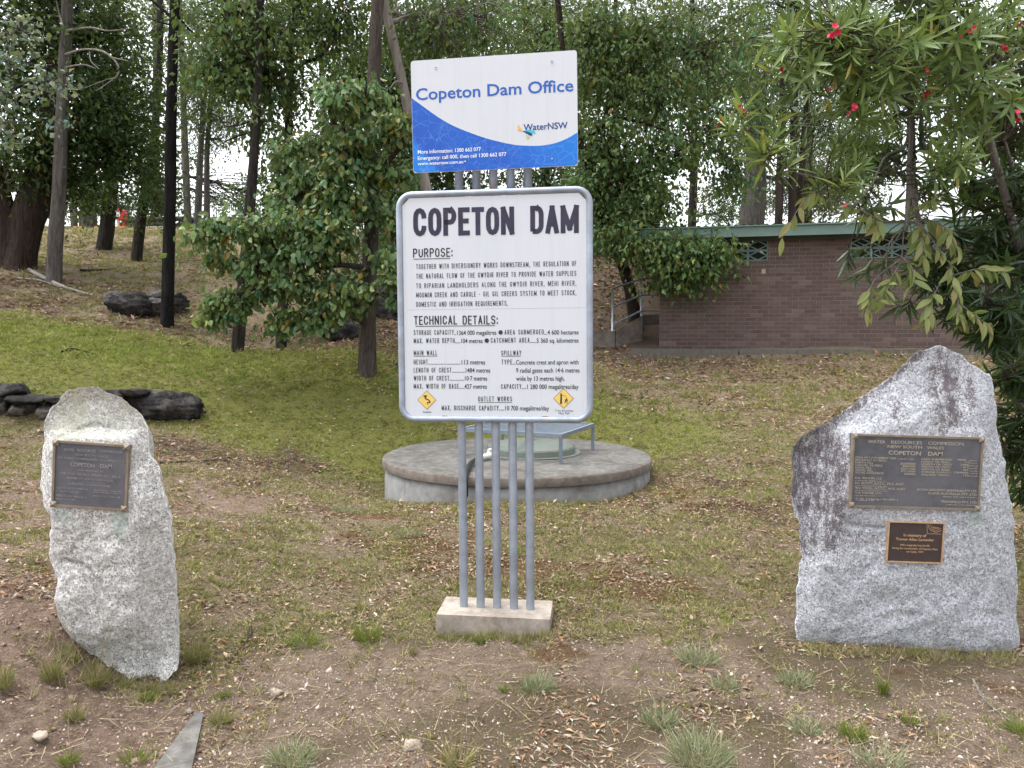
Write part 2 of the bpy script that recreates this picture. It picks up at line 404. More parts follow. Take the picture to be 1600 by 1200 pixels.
# ================================================================== STONES
def granite(name, tint, stain_dark, stain_tint):
    m, nt, out = new_mat(name); n = N(nt); p = n.obj()
    wob = n('ShaderNodeVectorMath', {0: p, 1: n('ShaderNodeVectorMath', {0: n('ShaderNodeTexNoise', {'Vector': p, 'Scale': 60.0, 'Detail': 3}).outputs['Color'], 'Scale': .012}, operation='SCALE').outputs[0]}, operation='ADD').outputs[0]
    v1 = n('ShaderNodeTexVoronoi', {'Vector': wob, 'Scale': 78.0, 'Randomness': 1.0})
    cell = n('ShaderNodeSeparateColor', {0: v1.outputs['Color']}).outputs[0]
    v2 = n('ShaderNodeTexVoronoi', {'Vector': wob, 'Scale': 170.0, 'Randomness': 1.0})
    cell2 = n('ShaderNodeSeparateColor', {0: v2.outputs['Color']}).outputs[1]
    big = n.noise(p, 5, 5, .65); mid = n.noise(p, 38, 5, .7)
    c = n.ramp(cell, [(0.0, tuple(.34 * t for t in tint)), (.3, tuple(.50 * t for t in tint)), (.7, tuple(.60 * t for t in tint)), (1.0, tuple(.74 * t for t in tint))])
    c = n.mix(n.ramp(cell2, [(.78, 0.0), (.86, .75)]), c, (0.10, 0.10, 0.115))
    c = n.mix(n.ramp(n('ShaderNodeTexVoronoi', {'Vector': wob, 'Scale': 78.0}, feature='DISTANCE_TO_EDGE').outputs[0], [(0.0, .45), (.10, 0.0)]), c, (0.16, 0.16, 0.18))
    c = n.mix(n.ramp(big, [(.38, .3), (.62, 0.0)]), c, tuple(.27 * t for t in tint))
    st = n.math('ADD', n.attr('stain'), n.math('MULTIPLY', n.math('SUBTRACT', n.noise(n.mapping(p, (1, 1, .45)), 21, 9, .82), .5), 3.6))
    st = n.math('ADD', st, n.math('MULTIPLY', n.math('SUBTRACT', cell2, .5), .55))
    c = n.mix(n.math('MULTIPLY', n.ramp(st, [(.44, 0.0), (.84, 1.0)]), .94), c, n.mix(n.ramp(cell2, [(.0, 0.0), (1.0, 1.0)]), stain_dark, tuple(2.6 * t for t in stain_dark)))
    li = n.math('ADD', n.attr('lichen'), n.math('MULTIPLY', n.math('SUBTRACT', n.noise(p, 16, 7, .75), .5), 2.6))
    c = n.mix(n.math('MULTIPLY', n.ramp(li, [(.40, 0.0), (1.05, 1.0)]), .62), c, stain_tint)
    cu = n.math('ADD', n.attr('copper'), n.math('MULTIPLY', n.math('SUBTRACT', mid, .5), .6))
    c = n.mix(n.math('MULTIPLY', n.ramp(cu, [(.45, 0.0), (.9, 1.0)]), .38), c, (0.26, 0.40, 0.32))
    h = n.math('ADD', n.math('MULTIPLY', mid, 1.0), n.math('MULTIPLY', cell, .35))
    finish(nt, out, n, c, 0.8, n.bump(h, 0.75, 0.012), spec=0.3)
    return m

def standing_stone(name, outline, Y, centre, depth, planes, mat, label, cat, stain_fn, noise_amp=.02, lean=0.0, flats=(), cracks=()):
    """a slab of rock: its outline, and a broken face made where several planes meet"""
    O = P(centre[0], centre[1], Y); NY = np.array([0, -1.0, 0])
    RIM = .11; pl = np.array([hit(x, y, O + NY * RIM, NY) for x, y in outline])
    uv = np.stack([pl[:, 0] - O[0], pl[:, 2] - O[2]], 1)
    nt_ = 230; nr = 62
    cl = np.vstack([uv, uv[:1]])
    ds = np.concatenate([[0], np.cumsum(np.linalg.norm(np.diff(cl, axis=0), axis=1))])
    s = np.linspace(0, ds[-1], nt_, endpoint=False)
    ou = np.stack([np.interp(s, ds, cl[:, 0]), np.interp(s, ds, cl[:, 1])], 1)
    ou = (ou + .5 * (np.roll(ou, 1, 0) + np.roll(ou, -1, 0))) / 2
    nr_ = nrm_out = ou / np.linalg.norm(ou, axis=1)[:, None]
    jag = (noise2(s, s * 0 + 3.3, .06, 3, 8) - .5) * .05
    ou = ou + nr_ * jag[:, None]
    r = np.linspace(0, 1, nr) ** .8
    U = ou[:, None, :] * r[None, :, None]                        # nt,nr,2
    u, v = U[..., 0], U[..., 1]
    def sheet(front):
        edge = 1 - r[None, :] ** (7 if front else 4)
        h = np.full(u.shape, depth / 2)
        if front:
            for a, b, c0 in planes: h = np.minimum(h, a * u + b * v + c0)
        h = np.maximum(h, -depth * .3)
        fm = np.zeros(u.shape)
        if front:
            for x0, y0, x1, y1 in flats:
                Of = O + NY * planes[0][2]; a = hit(x0, y0, Of, NY); b = hit(x1, y1, Of, NY)
                q = np.maximum(np.abs(u - ((a[0] + b[0]) / 2 - O[0])) / (abs(b[0] - a[0]) / 2), np.abs(v - ((a[2] + b[2]) / 2 - O[2])) / (abs(b[2] - a[2]) / 2))
                fm = np.maximum(fm, sstep(1.25, .98, q))
            h = h * (1 - fm) + planes[0][2] * fm
            for ck in cracks:
                Of = O + NY * planes[0][2]; cp = curve(np.array([[hit(x, y, Of, NY)[0] - O[0], hit(x, y, Of, NY)[2] - O[2]] for x, y in ck]), 24)
                dd = np.min(np.hypot(u[..., None] - cp[:, 0], v[..., None] - cp[:, 1]), -1)
                h = h - .022 * np.exp(-(dd / .010) ** 2)
        k = noise2(u, v, .22, 3, 9 if front else 12) - .5
        k2 = np.abs(noise2(u + .3 * k, v, .11, 3, 10) - .5)
        return (h + (1 - .9 * fm) * (k * noise_amp * 2.6 - k2 * noise_amp * 1.6) + (noise2(u, v, .03, 2, 14) - .5) * noise_amp * .35) * edge + (1 - edge) * (RIM if front else -RIM)
    hf, hb = sheet(True), sheet(False)
    def W(h, sgn):
        return np.stack([O[0] + u, O[1] - sgn * h + lean * v, O[2] + v], -1)
    F = W(hf, 1).reshape(-1, 3); B = W(hb, -1).reshape(-1, 3)
    g = Geo()
    i = np.arange(nt_)[:, None] * nr + np.arange(nr - 1)[None, :]; j = ((np.arange(nt_)[:, None] + 1) % nt_) * nr + np.arange(nr - 1)[None, :]
    q = np.stack([i, j, j + 1, i + 1], -1).reshape(-1, 4)
    V = np.vstack([F, B]); M = len(F)
    q2 = np.stack([i + 1, j + 1, j, i], -1).reshape(-1, 4) + M
    rim = np.stack([np.arange(nt_) * nr + nr - 1, ((np.arange(nt_) + 1) % nt_) * nr + nr - 1], 1)
    q3 = np.stack([rim[:, 0], rim[:, 1], rim[:, 1] + M, rim[:, 0] + M], -1)
    g.add(V, np.vstack([q, q2, q3]))
    zmin = V[:, 2].min()
    root = empty(name, (O[0], O[1], zmin + .02), label, cat)
    uu = np.concatenate([u.ravel(), u.ravel()]); vv = np.concatenate([v.ravel(), v.ravel()])
    px = O; at = stain_fn(uu, vv, O)
    so = g.build('stone', mat, root, smooth=True, org=root.location, attrs=at)
    return root, O, (lambda a, b: O[1] - float(np.interp(0, [0, 1], [0, 0])) )

def to_uv(px, py, O):
    h = hit(px, py, O + np.array([0, -.2, 0]), np.array([0, -1.0, 0])); return h[0] - O[0], h[2] - O[2]
def sp(u, v, O, px, py, rx, ry, soft=.6):
    a, b = to_uv(px, py, O); k = O[1] / 1200
    return sstep(1 + soft, 1 - soft, np.sqrt(((u - a) / (rx * k)) ** 2 + ((v - b) / (ry * k)) ** 2))

def stain_left(u, v, O):
    st = .38 * sp(u, v, O, 130, 890, 50, 60) + .25 * sp(u, v, O, 150, 640, 60, 40)
    li = .62 * sp(u, v, O, 150, 650, 85, 70) + .4 * sp(u, v, O, 85, 690, 30, 110)
    cu = sp(u, v, O, 185, 810, 14, 40) + .8 * sp(u, v, O, 95, 805, 20, 16)
    return dict(stain=st, lichen=li, copper=cu)
def stain_right(u, v, O):
    st = 1.0 * sp(u, v, O, 1290, 755, 36, 95, .4) + 1.1 * sp(u, v, O, 1268, 725, 42, 60, .4) + .5 * sp(u, v, O, 1320, 850, 40, 30)
    st = np.maximum(st, 1.0 * sp(u, v, O, 1485, 610, 26, 60)); st = np.maximum(st, .9 * sp(u, v, O, 1478, 655, 12, 40))
    st = np.maximum(st, .6 * sp(u, v, O, 1408, 640, 12, 28)); st = np.maximum(st, .8 * sp(u, v, O, 1525, 615, 8, 30))
    st = np.maximum(st, .65 * sp(u, v, O, 1275, 840, 30, 50))
    for q in range(11): st = np.maximum(st, 1.25 * sp(u, v, O, 1262 + q * 17, 688 - q * 14, 26, 17, .45))
    st = np.minimum(st, .74)
    cu = .9 * sp(u, v, O, 1525, 808, 14, 16)
    li = .4 * sp(u, v, O, 1400, 812, 60, 14) + .3 * sp(u, v, O, 1450, 660, 60, 60)
    return dict(stain=st, lichen=li, copper=cu)
m_gran_l = granite('granite_warm', (1.24, 1.22, 1.17), (.10, .095, .085), (.36, .37, .25))
m_gran_r = granite('granite_cool', (.97, 1.0, 1.07), (.055, .045, .048), (.45, .44, .36))
out_l = [(122, 603), (150, 605), (178, 617), (204, 634), (224, 652), (231, 676), (234, 712), (250, 735), (255, 765), (262, 795), (268, 830), (270, 870), (272, 910),
         (277, 940), (279, 985), (279, 1042), (262, 1062), (232, 1076), (205, 1062), (175, 1046), (150, 1026), (118, 1000), (94, 978), (86, 950), (89, 915), (86, 900), (79, 870), (79, 830),
         (80, 800), (66, 780), (62, 755), (65, 725), (68, 690), (69, 660), (80, 640), (97, 618), (110, 606)]
stone_l, OL, _ = standing_stone('memorial_stone', out_l, 4.28, (170, 835), .42,
        [(0.0, 0.0, .19), (-1.0, .10, .45), (.75, -.05, .40), (.02, -.55, .46), (-.25, .45, .42)], m_gran_l,
        'tall narrow pale granite stone on the left carrying one square bronze plaque', 'memorial stone', stain_left, .026, flats=[(80, 686, 204, 800)], cracks=[[(72, 682), (90, 684), (130, 668), (180, 676)], [(205, 655), (216, 690), (232, 728), (252, 742)], [(100, 880), (135, 890), (170, 940)]])
out_r = [(1443, 546), (1462, 540), (1480, 543), (1496, 553), (1512, 566), (1524, 575), (1544, 583), (1552, 600), (1556, 640), (1560, 680), (1567, 710), (1572, 750), (1582, 800),
         (1584, 830), (1588, 880), (1589, 920), (1588, 965), (1592, 1000), (1591, 1030), (1540, 1040), (1480, 1040), (1400, 1030), (1330, 1020), (1260, 1012), (1246, 1000), (1241, 975), (1245, 940),
         (1247, 900), (1252, 860), (1247, 815), (1240, 790), (1236, 750), (1238, 715), (1243, 690), (1252, 680), (1285, 662), (1305, 652), (1330, 638), (1360, 612), (1395, 585), (1425, 556)]
stone_r, OR, _ = standing_stone('memorial_stone', out_r, 4.65, (1420, 810), .46,
        [(0.0, 0.0, .20), (.75, -.22, .60), (-.9, 0, .72), (.05, -.35, .42)], m_gran_r,
        'broad pointed grey granite stone on the right with dark stains and two plaques', 'memorial stone', stain_right, .020, flats=[(1330, 678, 1534, 798), (1386, 814, 1474, 880)], cracks=[[(1250, 800), (1290, 802), (1315, 810), (1332, 822)], [(1258, 850), (1262, 900), (1256, 950), (1262, 990)], [(1255, 700), (1300, 672), (1345, 640), (1395, 596)], [(1330, 822), (1380, 826)]])

# ------------------------------------------------------------------ lettering
_fonts = {}
def text_mesh(body, offset=0.0, extrude=0.0, space=1.0):
    cu = bpy.data.curves.new('lettering', 'FONT')
    cu.body = body; cu.size = 1.0; cu.offset = offset; cu.extrude = extrude; cu.resolution_u = 3; cu.space_character = space
    cu.fill_mode = 'BOTH' if extrude > 0 else 'FRONT'
    o = bpy.data.objects.new('lettering', cu)
    me = bpy.data.meshes.new_from_object(o)
    bpy.data.objects.remove(o); bpy.data.curves.remove(cu)
    return me

# narrow stroke capitals like a sign writer's
def _arc(cx, cy, rx, ry, a0, a1, k=7): return [(cx + rx * math.cos(math.radians(a)), cy + ry * math.sin(math.radians(a))) for a in np.linspace(a0, a1, k)]
_r = .30
_O = _arc(.5, 1 - _r, .5, _r, 0, 180) + _arc(.5, _r, .5, _r, 180, 360) + [(1, 1 - _r)]
GLY = {'O': [_O], 'C': [_arc(.5, 1 - _r, .5, _r, -8, 180) + _arc(.5, _r, .5, _r, 180, 368)], 'G': [_arc(.5, 1 - _r, .5, _r, -4, 180) + _arc(.5, _r, .5, _r, 180, 360) + [(1, .46), (.55, .46)]],
       'Q': [_O, [(.6, .25), (1.05, -.05)]], 'D': [[(0, 0), (0, 1), (.5, 1)] + _arc(.5, 1 - _r, .5, _r, 90, 0) + _arc(.5, _r, .5, _r, 0, -90) + [(0, 0)]],
       'P': [[(0, 0), (0, 1), (.55, 1)] + _arc(.55, .74, .45, .26, 90, -90) + [(0, .48)]], 'R': [[(0, 0), (0, 1), (.55, 1)] + _arc(.55, .75, .45, .25, 90, -90) + [(0, .5)], [(.5, .5), (1, 0)]],
       'B': [[(0, 0), (0, 1), (.55, 1)] + _arc(.5, .76, .42, .24, 90, -90) + [(0, .52)], [(.5, .52)] + _arc(.55, .26, .45, .26, 90, -90) + [(0, 0)]], 'E': [[(1, 1), (0, 1), (0, 0), (1, 0)], [(0, .52), (.85, .52)]],
       'F': [[(1, 1), (0, 1), (0, 0)], [(0, .52), (.85, .52)]], 'T': [[(0, 1), (1, 1)], [(.5, 1), (.5, 0)]], 'N': [[(0, 0), (0, 1)], [(0, 1), (1, 0)], [(1, 0), (1, 1)]], 'A': [[(0, 0), (.5, 1)], [(.5, 1), (1, 0)], [(.18, .3), (.82, .3)]],
       'M': [[(0, 0), (0, 1)], [(0, 1), (.5, .12)], [(.5, .12), (1, 1)], [(1, 1), (1, 0)]], 'U': [[(0, 1), (0, _r)] + _arc(.5, _r, .5, _r, 180, 360) + [(1, 1)]],
       'S': [_arc(.5, .75, .5, .25, 5, 265, 12) + _arc(.5, .26, .5, .26, 85, -175, 12)], 'H': [[(0, 0), (0, 1)], [(1, 0), (1, 1)], [(0, .52), (1, .52)]], 'I': [[(.5, 0), (.5, 1)]], 'L': [[(0, 1), (0, 0), (1, 0)]],
       'W': [[(0, 1), (.25, 0)], [(.25, 0), (.5, .9)], [(.5, .9), (.75, 0)], [(.75, 0), (1, 1)]], 'V': [[(0, 1), (.5, 0)], [(.5, 0), (1, 1)]], 'Y': [[(0, 1), (.5, .48)], [(1, 1), (.5, .48)], [(.5, .48), (.5, 0)]], 'K': [[(0, 0), (0, 1)], [(0, .4), (1, 1)], [(.32, .6), (1, 0)]],
       'X': [[(0, 0), (1, 1)], [(0, 1), (1, 0)]], 'Z': [[(0, 1), (1, 1), (0, 0), (1, 0)]], 'J': [[(1, 1), (1, _r)] + _arc(.5, _r, .5, _r, 0, -170)], '-': [[(.1, .45), (.9, .45)]], '.': [[(.5, -.02), (.5, .08)]], ',': [[(.55, .08), (.4, -.12)]], ':': [[(.5, .05), (.5, .15)], [(.5, .6), (.5, .7)]]}
GW = {'I': .35, '.': .3, ',': .3, ':': .3, 'M': 1.35, 'W': 1.5, ' ': .75, '-': .6, 'L': .85, 'E': .88, 'F': .85, 'T': .95}
def stroke_text(s, body, x0, x1, ybase, cap, mat, parent, root, t=.12, lift=.002, gap=.42, name='lettering', rnd=None):
    """t: stroke as a share of the cap height"""
    a = s.uv(x0, ybase); b = s.uv(x1, ybase); m = 0.5 * (x0 + x1); c0 = s.uv(m, ybase); chh = s.uv(m, ybase - cap)[1] - c0[1]
    ws = [GW.get(ch_, 1.0) for ch_ in body]; tot = sum(ws) + gap * (len(body) - 1)
    unit_ = (b[0] - a[0]) / tot; th = t * chh; g = Geo(); x = a[0]; lay = 0
    for ch_, w_ in zip(body, ws):
        for pl in GLY.get(ch_, []):
            q = np.array(pl, float); gw = w_ * unit_
            q = np.stack([x + th / 2 + q[:, 0] * max(gw - th, 1e-4), c0[1] + th / 2 + q[:, 1] * (chh - th)], 1)
            d = np.diff(q, axis=0); d /= (np.linalg.norm(d, axis=1)[:, None] + 1e-9)
            tn = np.vstack([d[:1], (d[:-1] + d[1:]), d[-1:]]); tn /= (np.linalg.norm(tn, axis=1)[:, None] + 1e-9)
            nrm_ = np.stack([-tn[:, 1], tn[:, 0]], 1); k_ = np.ones(len(q)); k_[1:-1] = 1 / np.maximum(.6, np.abs((tn[1:-1] * d[:-1]).sum(1)))
            closed = np.linalg.norm(q[0] - q[-1]) < 1e-6
            if not closed:
                ext = .48 * th if ch_ not in 'OCGSU' else 0
                q[0] -= d[0] * ext; q[-1] += d[-1] * ext
            off = nrm_ * (th / 2 * k_)[:, None]; lay += 1; n_ = lift + .00005 * (lay % 7); m_ = len(q)
            g.add(np.vstack([s.W(q - off, n_), s.W(q + off, n_)]), np.stack([np.arange(m_ - 1), np.arange(m_ - 1) + 1, np.arange(m_ - 1) + 1 + m_, np.arange(m_ - 1) + m_], -1))
        x += (w_ + gap) * unit_
    o = g.build(name, mat, parent, org=root.location)
    if len(body) > 3: o['kind'] = 'stuff'
    return o
class Board:
    """a flat panel: origin, right, up and outward axes; lettering is laid on it"""
    def __init__(s, O, N_, roll=0.0):
        s.O = np.asarray(O, float); s.N = nrm(N_)
        U = nrm(np.cross([0, 0, 1.0], s.N)); V = np.cross(s.N, U)
        c, q = math.cos(roll), math.sin(roll)
        s.U = c * U + q * V; s.V = -q * U + c * V
    def uv(s, px, py):
        d = hit(px, py, s.O, s.N) - s.O
        return np.array([d @ s.U, d @ s.V])
    def w(s, u, v, n=0.0): return s.O + s.U * u + s.V * v + s.N * n
    def W(s, uv, n=0.0):
        uv = np.asarray(uv, float); return s.O + uv[:, :1] * s.U + uv[:, 1:2] * s.V + n * s.N
    def text(s, body, x0, x1, ybase, cap, mat, parent, weight=0.0, extrude=0.0, lift=.002, name='lettering', justify=False, root=None, slant=0.0):
        """fit a line between two bearings; cap is the height of its capitals in the same measure"""
        a = s.uv(x0, ybase); b = s.uv(x1, ybase)
        m = 0.5 * (x0 + x1); c0 = s.uv(m, ybase); c1 = s.uv(m, ybase - cap)
        ch = np.linalg.norm(c1 - c0); width = b[0] - a[0]
        words = body.split(' ') if justify else [body]
        geos = []; nat = []
        for wd in words:
            me = text_mesh(wd, weight, extrude / max(ch / .729, 1e-6)); V = np.empty(len(me.vertices) * 3); me.vertices.foreach_get('co', V); V = V.reshape(-1, 3)
            V[:, 0] -= V[:, 0].min(); geos.append((me, V)); nat.append(V[:, 0].max())
        ky = ch / .729
        if justify:
            kx = width / (sum(nat) + .45 * (len(words) - 1)); gap = .45 * kx
        else: kx = width / nat[0]; gap = 0
        x = a[0]; g = Geo()
        for (me, V), wdt in zip(geos, nat):
            pts = s.O + (x + V[:, :1] * kx) * s.U + (c0[1] + V[:, 1:2] * ky) * s.V + (lift + (V[:, 2:3] - V[:, 2].min()) * ky) * s.N
            base = g.n; g.v.append(pts); g.c.append(np.full((len(pts), 3), .5)); g.n += len(pts)
            for p_ in me.polygons: g.poly.append([base + k for k in p_.vertices])
            x += wdt * kx + gap
            bpy.data.meshes.remove(me)
        o = g.build(name, mat, parent, org=root.location)
        o['kind'] = 'stuff'
        return o
    def slab(s, outline_uv, n0, n1):
        """a prism on an outline (counter-clockwise)"""
        g = Geo(); m = len(outline_uv)
        A = s.W(outline_uv, n1); B = s.W(outline_uv, n0)
        g.ngon(A); g.ngon(B[::-1])
        V = np.vstack([A, B]); i = np.arange(m); j = (i + 1) % m
        g.add(V, np.stack([i, i + m, j + m, j], -1))
        return g
def round_rect(u0, v0, u1, v1, r, k=5):
    pts = []
    for cx, cy, a in ((u1 - r, v1 - r, 0), (u0 + r, v1 - r, 90), (u0 + r, v0 + r, 180), (u1 - r, v0 + r, 270)):
        for q in range(k + 1):
            t = math.radians(a + 90 * q / k); pts.append((cx + r * math.cos(t), cy + r * math.sin(t)))
    return pts

# ================================================================== INFORMATION SIGN
YAW = math.radians(7.5)
SN = np.array([-math.sin(YAW), -math.cos(YAW), 0.0])
S0 = P(777, 950, 4.95)
sign = empty('information_sign', (S0[0], S0[1], gz(S0[0], S0[1])), 'tall sign with two printed boards on five galvanised pipe posts in a concrete block', 'sign')
m_galv = plain('galvanised_steel', (0.37, 0.42, 0.50), .48, .55, .22, 9, .25, dirt=(.25, .25, .26), dirt_amt=.5)
m_rust = plain('rusty_clip', (0.30, 0.11, 0.045), .9, 0, .4, 60)
m_conc_warm = plain('old_concrete', (0.35, 0.305, 0.26), .95, 0, .22, 22, .8, dirt=(.16, .13, .11), dirt_amt=.75)
m_panel, nt, out = new_mat('white_panel'); n = N(nt); p = n.pos()
sk = n.noise(n.mapping(p, (26, 26, 1.4)), 1.0, 6, .7); bl_ = n.noise(p, 2.4, 5, .6)
c = n.mix(n.ramp(sk, [(.5, 0.0), (.75, .22)]), (.63, .66, .71), (.46, .47, .48))
c = n.mix(n.ramp(bl_, [(.45, 0.0), (.75, .25)]), c, (.54, .57, .63))
finish(nt, out, n, c, .38, spec=.45)
m_ink = plain('dark_ink', (0.018, 0.018, 0.025), .6, 0, .15, 30, .02)
m_ink_big = plain('violet_black_ink', (0.042, 0.038, 0.068), .55, 0, .3, 8, .02)
m_navy = plain('blue_print', (0.028, 0.12, 0.47), .45, 0, .05, 5, .02)
m_logo_ink = plain('navy_print', (0.012, 0.055, 0.24), .45, 0, .05, 5, .02)
m_white = plain('white_print', (0.85, 0.88, 0.9), .5, 0, .02, 5, .02)
bd = Board(S0, SN, math.radians(.45))
# posts
for px_ in (724.6, 751, 776.8, 802.9, 828.7):
    b0 = bd.uv(px_, 950)[0]
    g = Geo(); zt = bd.uv(px_, 262)[1]
    zz = np.array([-.12, .0, .4, 1.0, 2.0, zt])
    g.tube([bd.w(b0, z_, -.005) for z_ in zz], .0272, 16)
    g.build('post', m_galv, sign, True, org=sign.location)
# concrete block
k0 = bd.uv(777, 951)[1]
tl = 0.5 * (bd.uv(684.5, 951)[0] + bd.uv(701, 951)[0]) + .0; tr = bd.uv(862, 951)[0]
fl = bd.W(np.array([[bd.uv(692, 951)[0], 0]]))[0]
g = Geo()
top = k0 + .012
u0, u1 = -.375, .355
cs = []
for (uu, nn, zz_) in ((u0, -.16, top), (u1, -.16, top), (u1 + .005, .16, top - .012), (u0, .16, top - .006)):
    cs.append(bd.w(uu, zz_, nn))
lo = [c - np.array([0, 0, .30]) + bd.N * (.02 if k > 1 else -.02) for k, c in enumerate(cs)]
V = np.array(cs + lo)
bm_pts = []
# finely divided so its edges can be chipped
def block(corners8, div, amp, seed):
    c8 = np.asarray(corners8); g = Geo()
    def face(a, b, c, d):
        s = np.linspace(0, 1, div + 1); uu, vv = np.meshgrid(s, s, indexing='ij')
        q = (c8[a][None, None] * ((1 - uu) * (1 - vv))[..., None] + c8[b] * (uu * (1 - vv))[..., None] + c8[c] * (uu * vv)[..., None] + c8[d] * ((1 - uu) * vv)[..., None])
        i = np.arange(div)[:, None] * (div + 1) + np.arange(div)[None, :]
        return q.reshape(-1, 3), np.stack([i, i + div + 1, i + div + 2, i + 1], -1).reshape(-1, 4)
    cen = c8.mean(0)
    ext = np.abs(c8 - cen).max(0)
    for fc in ((0, 3, 2, 1), (4, 5, 6, 7), (3, 7, 6, 2), (0, 1, 5, 4), (0, 4, 7, 3), (1, 2, 6, 5)):
        q, f = face(*fc)
        d = q - cen
        nz = noise2(q[:, 0] * 1.3 + q[:, 2] * .7, q[:, 1] * 1.1 + q[:, 2] * 1.3, ext.mean() * .35, 3, seed) - .5
        r = np.sort(np.abs(d) / ext, 1)
        near_edge = sstep(.9, 1.0, r[:, 1])
        q = cen + d * (1 + (nz * amp - near_edge * amp * (.4 + nz))[:, None])
        g.add(q, f)
    return g
block(V, 16, .03, 3).build('concrete_block', m_conc_warm, sign, True, org=sign.location)
# frame: one bent pipe
uL, vB = bd.uv(629.5, 480)[0], bd.uv(777, 654)[1]
uR, vT = bd.uv(921.8, 480)[0], bd.uv(777, 302.5)[1]
fr = np.array(round_rect(uL, vB, uR, vT, .085, 8)); fr = np.vstack([fr])
dense = []
for a, b in zip(fr, np.roll(fr, -1, 0)):
    m_ = max(1, int(np.linalg.norm(b - a) / .08))
    for q in range(m_): dense.append(a + (b - a) * q / m_)
Geo().tube(bd.W(np.array(dense), .052), .0205, 12, close=True, ref=bd.N).build('frame', m_galv, sign, True, org=sign.location)
# details panel
pu0, pu1 = bd.uv(634.6, 480)[0], bd.uv(917, 480)[0]; pv0, pv1 = bd.uv(777, 651)[1], bd.uv(777, 308)[1]
ch = .046
pan = Board(bd.w(0, 0, .056), SN, math.radians(.45))
details = pan.slab([(pu1 - ch, pv1), (pu0 + ch, pv1), (pu0, pv1 - ch), (pu0, pv0 + ch), (pu0 + ch, pv0), (pu1 - ch, pv0), (pu1, pv0 + ch), (pu1, pv1 - ch)], -.004, 0.0).build('details_board', m_panel, sign, org=sign.location)
tag(details, 'lower white board with dark printed text')
for px_, py_ in ((696, 305.5), (772, 302), (852, 299.5), (698, 653), (853, 654)):
    c_ = bd.uv(px_, py_); g = Geo(); g.box((c_[0] - .017, c_[1] - .02, -.0), (c_[0] + .017, c_[1] + .02, .0565), [bd.U, bd.V, bd.N], bd.O + bd.N * .002)
    g.build('clip', m_rust, sign, org=sign.location)
for px_, py_ in ((632, 344), (633, 482), (635, 620), (919, 335), (920, 475), (919, 620)):
    c_ = bd.uv(px_, py_); g = Geo(); g.box((c_[0] - .016, c_[1] - .014, 0), (c_[0] + .016, c_[1] + .014, .0545), [bd.U, bd.V, bd.N], bd.O)
    g.build('clip', m_rust, sign, org=sign.location)
T = lambda body, cx0, cx1, cy, cap, reg=4, mat=m_ink, **kw: pan.text(body, 620 + cx0 / 5, 620 + cx1 / 5, (290 if reg == 3 else 480) + cy / 5, cap / 5, mat, details, root=sign, **kw)
def rule(cx0, cx1, cy, reg=4, th=.004, n=.0022, board=pan, mat=m_ink, name='underline'):
    a = board.uv(620 + cx0 / 5, (290 if reg == 3 else 480) + cy / 5); b = board.uv(620 + cx1 / 5, (290 if reg == 3 else 480) + cy / 5)
    Geo().ngon(board.W(np.array([(a[0], a[1] - th / 2), (b[0], a[1] - th / 2), (b[0], a[1] + th / 2), (a[0], a[1] + th / 2)]), n)).build(name, mat, details, org=sign.location)
ST = lambda body, cx0, cx1, cy, cap, reg=4, mat=m_ink, **kw: stroke_text(pan, body, 620 + cx0 / 5, 620 + cx1 / 5, (290 if reg == 3 else 480) + cy / 5, cap / 5, mat, details, sign, **kw)
for word, xa, xb, ya, yb in (('COPETON', 130, 918, 397, 383), ('DAM', 1043, 1422, 378, 371)):
    wsum = sum(GW.get(q, 1.0) for q in word) + .13 * (len(word) - 1); x_ = 0.0
    for q in word:
        w_ = GW.get(q, 1.0); f0, f1 = x_ / wsum, (x_ + w_) / wsum
        ST(q, xa + (xb - xa) * f0, xa + (xb - xa) * f1, ya + (yb - ya) * (f0 + f1) / 2, 220, 3, m_ink_big, t=.175, gap=0.0, name='letter')
        x_ += w_ + .13
ST('PURPOSE:', 128, 437, 559, 70, 3, t=.125, gap=.28); rule(130, 418, 575, 3)
for ln, (x1_, y_) in zip(('TOGETHER WITH DIVERSIONERY WORKS DOWNSTREAM, THE REGULATION OF', 'THE NATURAL FLOW OF THE GWYDIR RIVER TO PROVIDE WATER SUPPLIES',
        'TO RIPARIAN LANDHOLDERS ALONG THE GWYDIR RIVER, MEHI RIVER,', 'MOOMIN CREEK AND CAROLE - GIL GIL CREEKS SYSTEM TO MEET STOCK,', 'DOMESTIC AND IRRIGATION REQUIREMENTS.'),
        ((1402, 640), (1402, 716), (1402, 792), (1402, 865), (868, 943))):
    ST(ln, 152, x1_, y_, 39, 3, t=.105, gap=.5)
ST('TECHNICAL', 135, 472, 137, 70, t=.125, gap=.28); ST('DETAILS:', 515, 790, 135, 70, t=.125, gap=.28); rule(147, 768, 150)
